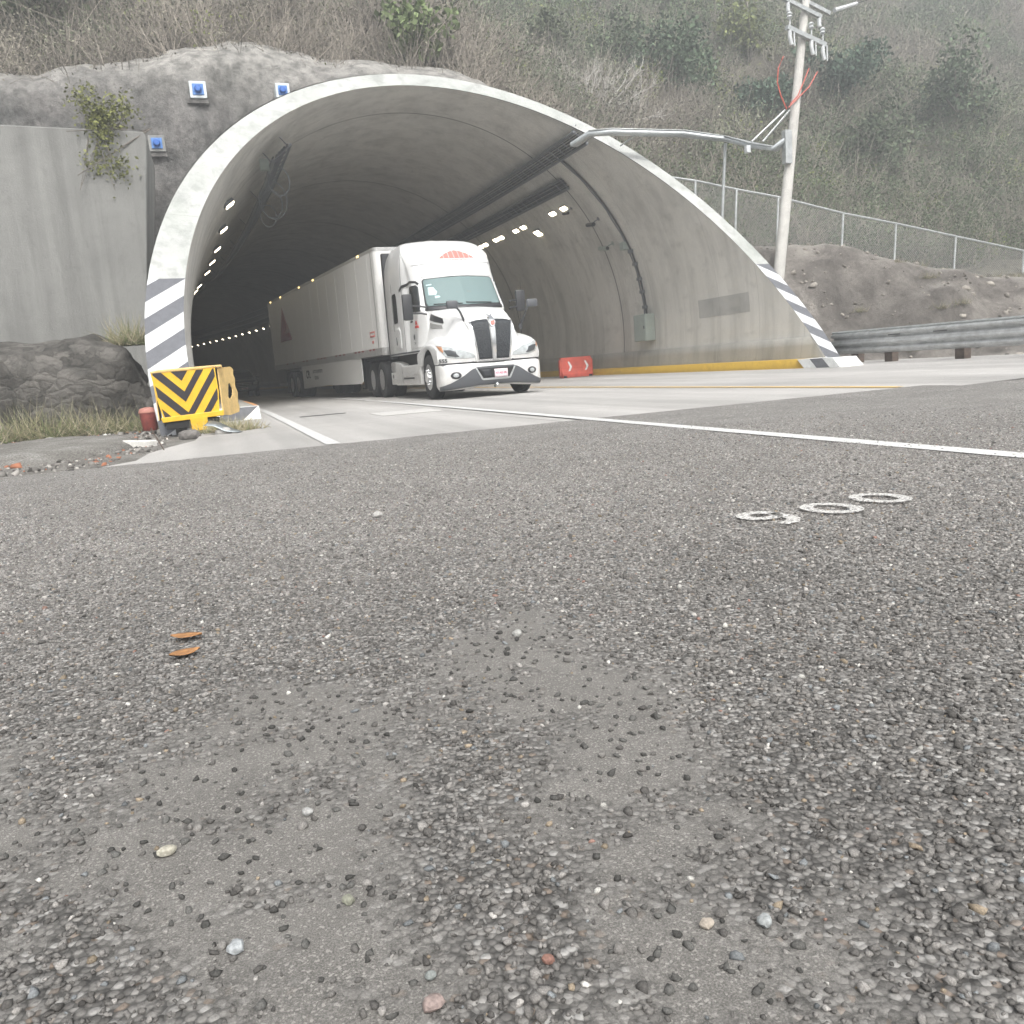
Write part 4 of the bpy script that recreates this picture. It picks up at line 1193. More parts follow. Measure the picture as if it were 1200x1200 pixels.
m = MB(); q = Vector((c[0] - 2.45, .8, c[2] - 6.55)); m.box(q - Vector((.12, .1, .14)), q + Vector((.12, .1, .14)), bev=.01); m.build('junction_box', M_cab, le)
ladder('cable_tray', 10.75, 6.86, 24.2, 110, .50, radians(-38), 'upper cable tray running into the bore from the cable bridge')
ladder('cable_tray', 11.55, 6.25, 27.4, 110, .40, radians(-44), 'lower cable tray on the right of the vault above the lamps')

# vertical conduit on the right wall and its cabinet
def conduit():
    e = empty('wall_conduit', (13.4, 26.1, 1.9), label='dark conduit bundle curving down the right wall to the cabinet', cat='conduit')
    for k, (dr, w, nm) in enumerate(((.05, .028, 'conduit'), (.05, .022, 'conduit'))):
        m = MB(); pts = []
        for a in np.linspace(math.asin((1.95 - ZC) / TR), radians(50), 22):
            p = ring_pt(a, TR - dr, 26.0 + .75 * max(0, a - .35) + k * .12 + (.03 * sin(a * 40) if k else 0)); pts.append(Vector(p) - Vector((13.4, 26.1, 1.9)))
        m.tube(pts, w, 6); m.build(nm, M_cable if k == 0 else M_tray, e)
    for a in (.10, .17, .23, .30, .36):
        m = MB(); p = Vector(ring_pt(a, TR - .06, 26.05)) - Vector((13.4, 26.1, 1.9)); m.box(p - Vector((.05, .10, .05)), p + Vector((.05, .10, .05))); m.build('clamp', M_tray, e)
conduit()
p = ring_pt(math.asin((1.45 - ZC) / TR), TR, 26.0)
e = empty('electrical_cabinet', (p[0], p[1], 1.08), label='grey green electrical cabinet mounted low on the right tunnel wall', cat='cabinet')
m = MB(); m.box((-.34, -.42, 0), (-.01, .42, .84), bev=.012); m.build('body', M_cab, e)
m = MB(); m.box((-.355, -.38, .03), (-.342, .30, .81)); m.build('door', mat('cabinet_door', (.33, .37, .34), .5, noise=.06, nscale=5), e)
m = MB(); m.box((-.375, -.36, .38), (-.356, -.32, .48)); m.build('handle', M_dark, e)
# cameras / detectors on brackets
def wcam(px, py, s, label, sc=1., white=False):
    d = ray(px, py); p = AY(px, py, s)
    a = math.atan2(p[2] - ZC, p[0] - (TC - float(shift(s)))); w = ring_pt(a, TR, s)
    e = empty('traffic_camera', w, label=label, cat='camera', group='cameras on the right tunnel wall')
    n = Vector((-cos(a), 0, -sin(a))); m_ = M_cab if white else M_dark
    m = MB(); m.tube([(0, 0, 0), n * .30 * sc], .02 * sc, 6); m.tube([n * .02, n * .03 + Vector((0, .0, -.0))], .07 * sc, 8); m.build('bracket', M_tray if not white else M_cab, e)
    b = n * .36 * sc
    m = MB(); m.tube([b + Vector((0, .26, .03)) * sc, b + Vector((0, -.26, -.03)) * sc], .065 * sc, 8); m.build('housing', m_, e)
    m = MB(); m.tube([b + Vector((0, -.261, -.03)) * sc, b + Vector((0, -.30, -.035)) * sc], .05 * sc, 8); m.build('lens', M_sglass, e)
wcam(707, 252, 27.1, 'dark bracketed camera, the middle one on the right wall', 1.)
wcam(722, 283, 27.0, 'pale bracketed camera, the lowest beside the conduit', 1.1, True)
wcam(674, 240, 28.3, 'small dark camera, the highest beside the lit lamps', .8)
m = MB(); p = Vector(ring_pt(math.asin((4.1 - ZC) / TR), TR, 26.2)); m.box((-.22, -.14, -.12), (.02, .14, .12), bev=.02)
o = m.build('junction_box', M_cab); o.location = p; tag(o, 'pale junction box on the conduit of the right wall', 'junction box')

# red water barrier
e = empty('traffic_barrier', (12.05, 28.9, .055), -.12, label='orange red plastic traffic barrier with white arrows by the kerb', cat='barrier')
m = MB(); m.prism([(-.24, .0), (.24, .0), (.24, .12), (.12, .30), (.09, .70), (-.09, .70), (-.12, .30), (-.24, .12)], -.55, .55, 'x')
o = m.build('body', M_orange, e, bevel=.02); 
for sg in (-1, 1):
    m = MB(); m.box((sg * .5755 - .0245, -.10, .08), (sg * .5755 + .0245, .10, .62), bev=.01); m.build('coupling', M_orange, e)
for x0 in (-.26, .34):
    m = MB(); y = lambda z: -(.12 + (.30 - z) * .0 - max(0, (z - .3)) * .075) - .012
    w_ = .07
    m.face([(x0 - .05, y(.52), .55), (x0 + .0, y(.52), .56), (x0 + .10, y(.38), .38), (x0 + .02, -.135, .36)])
    m.face([(x0 + .02, -.136, .36), (x0 + .10, -.14, .38), (x0 + .0, -.175, .20), (x0 - .07, -.18, .20)])
    m.build('arrow_mark', M_wwhite, e)
for xa in (-.46, .46):
    m = MB(); m.box((xa - .06, -.262, .0), (xa + .06, -.245, .07)); m.build('foot_slot', M_black, e)

# ================================================================== POLE, CABLE BRIDGE, FENCE, GUARDRAIL
pb = Vector((14.35, 20.8, -.3)); pt = Vector((16.05, 20.8, 11.1))
def pp(z): return pb + (pt - pb) * ((z - pb.z) / (pt.z - pb.z))
e = empty('utility_pole', pb, label='leaning pale concrete utility pole with metal crossarms', cat='utility pole')
m = MB(); m.tube([pb - pb, pp(4) - pb, pp(8) - pb, pt - pb], [.165, .145, .11, .09], 16); m.build('shaft', M_pole, e, smooth=True)
def arm(pa, ya, pb_, yb_, w):
    a, b = Vector(AY(*pa, ya)) - pb, Vector(AY(*pb_, yb_)) - pb; m = MB(); d = (b - a).normalized()
    pr = d.cross(Vector((0, 0, 1))).normalized(); up = pr.cross(d).normalized(); vs = []
    for q in (a, b): vs.append([m.bm.verts.new(q + pr * s1 * w + up * s2 * w) for s1, s2 in ((-1, -1), (1, -1), (1, 1), (-1, 1))])
    for k in range(4): m.bm.faces.new((vs[0][k], vs[0][(k + 1) % 4], vs[1][(k + 1) % 4], vs[1][k]))
    m.bm.faces.new(vs[0][::-1]); m.bm.faces.new(vs[1]); m.build('crossarm', M_steel, e)
    return a, b
la, lb = arm((922, 32), 20.55, (967, 53), 20.70, .055)
ua, ub = arm((916, -3), 20.60, (962, 20), 20.70, .045); arm((930, -6), 20.98, (972, 16), 21.05, .045)
for t in (.06, .62, .92):
    c = la + (lb - la) * t + Vector((0, -.02, 0))
    m = MB(); m.tube([c, c + Vector((.02, 0, .30)), c + Vector((.06, -.02, .36))], .018, 6); m.lathe([(.03, .22), (.085, .26), (.045, .30), (.085, .34), (.03, .39)], 10, 'z', c); m.build('insulator', M_hose, e)
    c2 = c - Vector((0, 0, .06))
    m = MB(); m.tube([c2, c2 - Vector((.0, 0, .16)), c2 - Vector((-.05, 0, .34))], .05, 8); m.tube([c2 + Vector((.13, 0, .02)), c2 - Vector((-.14, 0, .36))], .02, 6); m.build('fuse_cutout', M_hose, e)
for t in (.15, .95):
    c = ua + (ub - ua) * t; m = MB(); m.tube([c - Vector((0, 0, .05)), c - Vector((-.01, 0, .26))], .05, 8); m.build('insulator', M_hose, e)
# flexible red conduits fanning from a box on the pole
for pts_ in (((922, 128), (915, 112), (911, 97), (912, 80), (918, 66)), ((926, 122), (935, 112), (941, 98), (948, 80)), ((924, 126), (934, 116), (948, 102), (958, 84))):
    m = MB(); m.tube([Vector(AY(a, b, 20.62)) - pb for a, b in pts_], .016, 6); m.build('red_conduit', M_conduit, e)
m = MB(); c = pp(5.75) - pb + Vector((-.22, -.12, 0)); m.box(c - Vector((.1, .09, .42)), c + Vector((.1, .09, .42)), bev=.01); m.build('junction_box', M_steel, e)
# transformer bushing peeking in at the top right with its line
e2 = empty('line_insulator', AY(978, 12, 20.5), label='horizontal line insulator with wire at the top right beyond the crossarms', cat='insulator')
b_ = Vector(AY(978, 12, 20.5)); m = MB(); a2 = Vector(AY(1004, 4, 20.6)) - b_; m.tube([(0, 0, 0), a2], [.055, .045], 8); m.build('body', M_hose, e2)
m = MB(); m.tube([a2, Vector(AY(1200, -60, 22)) - b_], .008, 5); m.build('wire', M_cable, e2)

# cable bridge
pts = [AY(672, 170, 24.1), AY(692, 157, 23.5), AY(715, 155, 23.1), AY(800, 157, 23.), AY(850, 163, 22.8), AY(884, 171, 21.6), AY(908, 175, 20.75), AY(924, 160, 20.75)]
b0 = Vector(pts[-1])
e = empty('cable_bridge', b0, label='galvanised cable duct spanning from the tunnel rim to the utility pole', cat='cable duct')
path = [Vector(p) - b0 for p in pts]
def ribbon(name, pts, prof, material):
    P = []
    for i, p in enumerate(pts):
        d = (pts[min(i + 1, len(pts) - 1)] - pts[max(0, i - 1)]).normalized(); x = d.cross(Vector((0, 0, 1))).normalized(); u = x.cross(d)
        P.append([list(p + x * a + u * b) for a, b in prof])
    return link(name, grid_mesh(name, np.array(P), closed_v=True), material, e)
ribbon('duct', path, [(-.13, -.055), (.13, -.055), (.13, .055), (-.13, .055)], M_zinc)
ribbon('duct_lid', [p + Vector((0, 0, .065)) for p in path[1:-1]], [(-.15, -.008), (.15, -.008), (.15, .012), (-.15, .012)], M_steel)
m = MB()
for dx in (0, .22):
    m.tube([Vector(AY(881 + dx * 20, 166, 20.9)) - b0 + Vector((dx, 0, 0)), Vector(AY(920 + dx * 14, 129, 20.7)) - b0 + Vector((dx * .3, 0, 0))], .028, 6)
m.build('brace', M_steel, e)
a = Vector(AY(876, 175, 20.9)) - b0; m = MB(); m.box(a - Vector((.06, .06, .09)), a + Vector((.06, .06, .09)), bev=.01); m.build('end_fitting', M_hose, e)
m = MB(); m.tube([Vector(AY(745, 158, 23.1)) - b0, Vector(AY(727, 171, 23.6)) - b0], .02, 6); m.build('strut', M_steel, e)
a = Vector(AY(850, 168, 22.85)); m = MB(); m.tube([a - a, Vector(AY(846, 262, 22.85)) - a], .045, 10)
o = m.build('support_mast', M_steel); o.location = a; tag(o, 'thin pale metal mast holding up the middle of the cable duct', 'mast')

# chain link fence on the ledge
FX = [(700, 190), (787, 208), (815, 212), (863, 222), (912, 231), (988, 250), (1050, 262), (1120, 277), (1200, 294)]
FP = [Vector(AY(x, y, 30)) for x, y in FX]
e = empty('chain_link_fence', FP[1], label='chain link fence with galvanised posts along the ledge above the bank', cat='fence')
o0 = FP[1]
m = MB(); m.tube([p - o0 for p in FP], .045, 6); m.build('top_rail', M_steel, e)
for p in FP:
    m = MB(); m.tube([p - o0, Vector((p.x - .16, 30, p.z - 2.3)) - o0], .048, 7); m.build('post', M_steel, e)
k = NT('chain_link_mesh', .5, .5)
v1 = k.map((1, 1, 1), (0, radians(45), 0)); sx = k.sep(v1)
fx = k.math('LESS_THAN', k.math('FRACT', k.math('DIVIDE', sx[0], .075)), .07); fz = k.math('LESS_THAN', k.math('FRACT', k.math('DIVIDE', sx[2], .075)), .07)
al = k.math('MAXIMUM', fx, fz)
tr = k.n.new('ShaderNodeBsdfTransparent'); mx = k.n.new('ShaderNodeMixShader')
k.l.new(al, mx.inputs[0]); k.l.new(tr.outputs[0], mx.inputs[1]); k.l.new(k.b.outputs[0], mx.inputs[2]); k.l.new(mx.outputs[0], k.n['Material Output'].inputs[0])
M_link = k.out((.42, .43, .42))
P = [[list(p - o0) for p in FP], [list(Vector((p.x - .14, 30, p.z - 2.1)) - o0) for p in FP]]
link('wire_mesh', grid_mesh('wire_mesh', np.array(P)), M_link, e)

# double W-beam guardrail
e = empty('guardrail', (14.3, 17.6, 0), label='grey steel guardrail ending at the right foot of the portal', cat='guardrail')
def wbeam(z0, xo, nm):
    prof = [(0, 0), (-.03, .03), (-.085, .06), (-.085, .10), (-.0, .14), (0, .17), (-.085, .21), (-.085, .25), (-.03, .28), (0, .31)]
    ss = [18.0, 16, 14, 12, 8, 2, -6]
    rows = [[(xo + a, s - 17.6, z0 + b) for s in ss] for a, b in prof]
    o = link(nm, grid_mesh(nm, np.array(rows, float)), M_railm, e, smooth=False)
    md = o.modifiers.new('s', 'SOLIDIFY'); md.thickness = .006
wbeam(.50, 0, 'beam'); 
wbeam(.30, -.03, 'beam')
for y in (15.9, 14.6):
    m = MB(); m.box((-.093, y - 17.6 - .18, .665), (-.088, y - 17.6 + .18, .685)); m.build('slot', M_dark, e)
for y in (17.3, 16.2, 14.2, 12.2, 10.2, 7.2, 4.2, 1.2):
    m = MB(); m.box((.02, y - 17.6 - .12, -.1), (.20, y - 17.6 + .12, .70), bev=.01); m.build('post', M_rust, e)
m = MB(); m.tube([(-.02, .42, .815), (-.02, -12, .815)], .028, 6); m.build('top_edge', M_steel, e)

# ================================================================== TRUCK
def decal(name, poly, bvh, axis, side, off, material, parent, thick=.006, cuts=3, smooth=True, label=None):
    """a thin panel that follows the body: outline drawn flat, laid onto the surface from one side"""
    bm = bmesh.new()
    polys = poly if isinstance(poly[0][0], (tuple, list)) else [poly]
    for pl in polys:
        vs = [bm.verts.new((a, b, 0)) for a, b in pl]; bm.faces.new(vs)
    bmesh.ops.triangulate(bm, faces=bm.faces)
    for _ in range(cuts): bmesh.ops.subdivide_edges(bm, edges=bm.edges, cuts=1, use_grid_fill=True)
    bmesh.ops.triangulate(bm, faces=bm.faces)
    for v in bm.verts:
        a, b = v.co.x, v.co.y
        if axis == 'x': o, d = Vector((6 * side, a, b)), Vector((-side, 0, 0))
        else: o, d = Vector((a, 6 * side, b)), Vector((0, -side, 0))
        h = bvh.ray_cast(o, d)
        if h[0] is None or (h[0] - o).length > 7.5: h = bvh.find_nearest(Vector((1.1 * side, a, b)) if axis == 'x' else Vector((a, 1.2 * side, b)))
        n = h[1]; n = n if n.dot(d) < 0 else -n
        v.co = h[0] + n * off - d * off * .3
    bmesh.ops.recalc_face_normals(bm, faces=bm.faces)
    # face outwards
    s_ = sum((f.normal.x * side if axis == 'x' else f.normal.y * side) * f.calc_area() for f in bm.faces)
    if s_ < 0: bmesh.ops.reverse_faces(bm, faces=bm.faces)
    me = bpy.data.meshes.new(name); bm.to_mesh(me); bm.free()
    o = link(name, me, material, parent, smooth)
    md = o.modifiers.new('s', 'SOLIDIFY'); md.thickness = thick; md.offset = -1
    if label: o['label'] = label
    return o
def bvh_of(objs):
    V, Fc = [], []
    for o in objs:
        b = len(V); V += [v.co.copy() for v in o.data.vertices]; Fc += [[b + i for i in p.vertices] for p in o.data.polygons]
    return BVHTree.FromPolygons(V, Fc)

def wheel(parent, x, y, side, kind, name='wheel'):
    """kind: steer (convex, bright lug covers) / drive (dual, deep dish)"""
    w = bpy.data.objects.new(name, None); C.objects.link(w); w.parent = parent; w.location = (x, y, .515)
    s = side
    def tyre(y0):
        m = MB(); W = .14
        m.lathe([(.295, -W + .01), (.34, -W - .004), (.42, -W - .012), (.485, -W + .005), (.513, -W + .03), (.515, -.05), (.505, -.045), (.505, -.03), (.515, -.025), (.515, .025), (.505, .03), (.505, .045), (.515, .05), (.513, W - .03), (.485, W - .005), (.42, W + .012), (.34, W + .004), (.295, W - .01), (.285, 0), (.295, -W + .01)], 48, 'y', (0, y0, 0))
        return m.build('tyre', M_tyre, w, smooth=True)
    tyre(0)
    if kind == 'drive': tyre(-s * .33)
    m = MB()
    if kind == 'steer': prof = [(.298, s * .135), (.285, s * .13), (.27, s * .09), (.255, s * .085), (.17, s * .125), (.14, s * .13), (.125, s * .135), (.12, s * .20), (.10, s * .215), (0, s * .22)]
    else: prof = [(.298, s * .142), (.285, s * .140), (.265, s * .10), (.24, s * .03), (.20, s * .015), (.13, s * .02), (.12, s * .11), (.10, s * .13), (0, s * .135)]
    m.lathe(prof[::-1], 40, 'y'); m.build('rim', M_alu, w, smooth=True)
    m = MB()
    for k_ in range(10):
        a = 2 * pi * k_ / 10; rr = .165; c = (rr * cos(a), 0, rr * sin(a)); y0 = s * .12 if kind == 'steer' else s * .015
        m.tube([(c[0], y0, c[2]), (c[0], y0 + s * .055, c[2]), (c[0], y0 + s * .075, c[2])], [.022, .020, .008], 8)
    m.build('lug_nuts', M_chrome, w, smooth=True)
    m = MB()
    for k_ in range(10):
        a = 2 * pi * (k_ + .5) / 10; rr = .222; c = (rr * cos(a), 0, rr * sin(a)); y0 = (s * .108 if kind == 'steer' else s * .030)
        m.tube([(c[0], y0 - s * .02, c[2]), (c[0], y0 + s * .004, c[2])], .026, 10)
    m.build('hand_holes', M_black, w)
    return w

TY = .02912
tractor = empty('truck_tractor', (5.91, 20.19, 0), -pi / 2 + TY, label='white long nosed highway truck tractor with sleeper cab and dark twin grille', cat='truck')
def cab_body():
    zs = [1.12, 1.3, 1.6, 1.9, 2.08, 2.2, 2.4, 2.6, 2.8, 2.92, 3.05, 3.2, 3.35, 3.5, 3.65, 3.77, 3.86, 3.93, 3.98]
    XF = lambda z: np.interp(z, [1.12, 2.08, 2.85, 3.0, 3.25, 3.5, 3.7, 3.82, 3.90, 3.95, 3.99], [-.50, -.33, -.86, -.98, -1.13, -1.38, -1.68, -1.95, -2.25, -2.6, -3.1])
    WS = lambda z: np.interp(z, [1.12, 3.1, 3.35, 3.55, 3.7, 3.82, 3.9, 3.96, 4.0], [1.205, 1.19, 1.165, 1.12, 1.06, .99, .91, .80, .66])
    rows = []
    for z in zs:
        w, xf = float(WS(z)), float(XF(z)); wd = min(w, float(np.interp(z, [1.12, 2.0, 2.9, 3.2, 3.6], [1.12, 1.10, 1.06, 1.08, 1.12])))
        xr = -3.86; xb = min(-2.0, xf - .66); xb = max(xb, -3.70)
        half = [(xr, 0), (xr, .5 * w), (xr, w - .10), (xr + .02, w - .03), (xr + .06, w)] + [(xr + .06 + (xb - xr - .06) * t, w) for t in (.35, .65, .9)]
        f = sstep(0, 1, np.linspace(0, 1, 5)[1:])
        for q, t in zip(np.linspace(xb, max(min(-1.7, xf - .6), xb + .02), 5)[1:], f): half.append((q, w + (wd - w) * t))
        fr = []
        for t in np.linspace(0, 1, 22)[1:]:
            a = t * pi / 2; y = wd * cos(a) ** .42 if a < pi / 2 else 0
            x = xf - .30 * (y / wd) ** 2 - .26 * (y / wd) ** 9
            fr.append((x, y))
        half += [(min(-1.7, xf - .6) + .0, wd)] * 0 + fr
        full = half + [(x, -y) for x, y in half[-2:0:-1]]
        rows.append([(x, y, z) for x, y in full])
    P = cr(np.array(rows), 4)
    rows = [P]
    last = P[-1]; cx = np.array([-3.1, 0, 4.03])
    tops = []
    for t in (.2, .45, .7, .9, 1.): tops.append(last * (1 - t) + (np.array([cx[0] , 0, 0]) * t) + np.array([0, 0, 1]) * (4.03 * t - 0 + .01 * sin(t * pi)))
    P = np.concatenate([P, np.array(tops)])
    P = np.concatenate([P[:1] * [1, .0, 1] + np.array([0, 0, 0]), P])     # floor
    o = link('cab', grid_mesh('cab', P, closed_v=True, flip=True), M_white, tractor, smooth=True)
    bm = bmesh.new(); bm.from_mesh(o.data); bmesh.ops.remove_doubles(bm, verts=bm.verts, dist=.0005); bmesh.ops.recalc_face_normals(bm, faces=bm.faces); bm.to_mesh(o.data); bm.free()
    return o
cab = cab_body(); cabv = bvh_of([cab])

def hood_body():
    ys = np.array([0, .12, .25, .36, .44, .50, .56, .62, .68, .74, .80, .86, .92, .98, 1.04, 1.10, 1.15, 1.185, 1.20])
    XE = lambda y: np.interp(y, [0, .5, .7, .9, 1.05, 1.15, 1.2], [1.235, 1.215, 1.18, 1.12, 1.03, .95, .88])
    ZC = lambda x: np.interp(x, [-.9, -.35, .2, .6, .9, 1.1, 1.24], [2.13, 2.09, 2.01, 1.92, 1.82, 1.73, 1.66])
    WT = lambda x: np.interp(x, [-.9, -.3, .4, 1.24], [.86, .80, .62, .46])
    FALL = lambda x: np.interp(x, [-.9, -.3, .5, 1.24], [.16, .20, .30, .20])
    ZF = lambda x: np.interp(x, [-.9, -.7, -.4, 0, .4, .8, 1.24], [1.22, 1.27, 1.36, 1.40, 1.38, 1.30, 1.20])
    def ztop(x, y):
        zc = ZC(x) - .06 * (y / WT(x)) ** 2 * (y < WT(x)) - .06 * (y >= WT(x))
        t = sstep(WT(x), WT(x) + FALL(x), y)
        zf = ZF(x) - .05 * sstep(.9, 1.2, y) - .10 * sstep(1.08, 1.2, y)
        return zc * (1 - t) + zf * t
    rows = []
    us = np.concatenate([np.linspace(0, 1, 30), 1 + np.linspace(0, 1, 14)[1:]])
    def column(y):
        xe = float(XE(y)); zt_e = float(ztop(xe, y)); col = []
        for u in us:
            if u <= 1:
                x = -.88 + (xe + .88) * u; z = float(ztop(x, y)); e_ = sstep(.90, 1, u) * .03; z -= e_; x_ = x
            else:
                t = u - 1; z = zt_e - .03 - (zt_e - .03 - .775) * t; x_ = xe + .045 * sin(t * pi) * (1 if y < .6 else 1) + .01
                if .35 < y: x_ += .0
            col.append((x_, y, z))
        return col
    cols = [column(y) for y in ys]
    # side wall down to the arch
    last = cols[-1]; side = []
    for t in (.12, .3, .5, .7, .85, 1.):
        col = []
        for (x, y, z) in last:
            zb = .545 + sqrt(max(0, .625 ** 2 - x * x)) if abs(x) < .58 else .775
            zb = min(zb, z)
            col.append((x, 1.205 + .012 * sin(t * pi), z + (zb - z) * t))
        side.append(col)
    # inward lip
    lip = [(x, 1.12, z) for x, y, z in side[-1]]
    half = cols + side + [lip]
    full = [[(x, -y, z) for x, y, z in c] for c in half[:0:-1]] + half
    P = np.array(full)
    o = link('hood', grid_mesh('hood', P), M_white, tractor, smooth=True)
    bm = bmesh.new(); bm.from_mesh(o.data); bmesh.ops.remove_doubles(bm, verts=bm.verts, dist=.0005); bmesh.ops.recalc_face_normals(bm, faces=bm.faces)
    if sum(f.normal.z * f.calc_area() for f in bm.faces) < 0: bmesh.ops.reverse_faces(bm, faces=bm.faces)
    bm.to_mesh(o.data); bm.free()
    return o
hood = hood_body(); hoodv = bvh_of([hood])

def bumper_body():
    plan = [(.66, 1.215), (.80, 1.215), (.93, 1.205), (1.04, 1.16), (1.13, 1.07), (1.20, .92), (1.25, .75), (1.285, .55), (1.30, .3), (1.305, 0)]
    plan = plan + [(x, -y) for x, y in plan[-2::-1]]
    zs = [(.19, -.10), (.24, -.03), (.34, .0), (.48, .012), (.62, .012), (.72, .0), (.755, -.03), (.76, -.10)]
    P = [[(x + dx * (1 if x > .9 else .3), y * (1 + dx * .12), z + .10 * sstep(.9, .6, x + 0.) * (1 if z < .4 else 0) + (.07 * (1 - sstep(.0, .9, abs(y))) * (z < .4))) for x, y in plan] for z, dx in zs]
    P = cr(cr(np.array(P), 4), 5, 1)
    o = link('bumper', grid_mesh('bumper', P), M_white, tractor, smooth=True)
    bm = bmesh.new(); bm.from_mesh(o.data); bmesh.ops.recalc_face_normals(bm, faces=bm.faces)
    if sum(f.normal.x * f.calc_area() for f in bm.faces) < 0: bmesh.ops.reverse_faces(bm, faces=bm.faces)
    bm.to_mesh(o.data); bm.free()
    md = o.modifiers.new('s', 'SOLIDIFY'); md.thickness = .02
    return o
bump_ = bumper_body(); bumpv = bvh_of([bump_])
front = bvh_of([hood, bump_])
mir = lambda p: [(-a, b) for a, b in p][::-1]

# glass
decal('windshield', [(-.93, 2.15), (0, 2.13), (.93, 2.15), (.945, 2.20), (.885, 2.80), (.84, 2.845), (0, 2.875), (-.84, 2.845), (-.885, 2.80), (-.945, 2.20)], cabv, 'x', 1, .006, M_dark, tractor, cuts=5)
ws = decal('glass', [(-.90, 2.17), (0, 2.15), (.90, 2.17), (.91, 2.22), (.855, 2.79), (.82, 2.825), (0, 2.855), (-.82, 2.825), (-.855, 2.79), (-.91, 2.22)], cabv, 'x', 1, .012, M_glass, tractor, cuts=5)
ws.parent = bpy.data.objects['windshield']
st = decal('windshield_sticker', [[(-.83, 2.42), (-.66, 2.42), (-.62, 2.50), (-.68, 2.62), (-.80, 2.62)], [(-.70, 2.34), (-.58, 2.36), (-.60, 2.40), (-.70, 2.40)], [(-.82, 2.66), (-.70, 2.67), (-.70, 2.70), (-.82, 2.69)]], cabv, 'x', 1, .0155, mat('sticker', (.50, .66, .68), .4), tractor, thick=.002, cuts=3); st.parent = bpy.data.objects['windshield']
decal('sun_visor', [(-.88, 2.875), (.88, 2.875), (.80, 3.02), (0, 3.05), (-.80, 3.02)], cabv, 'x', 1, .012, M_white, tractor, thick=.012, cuts=4)
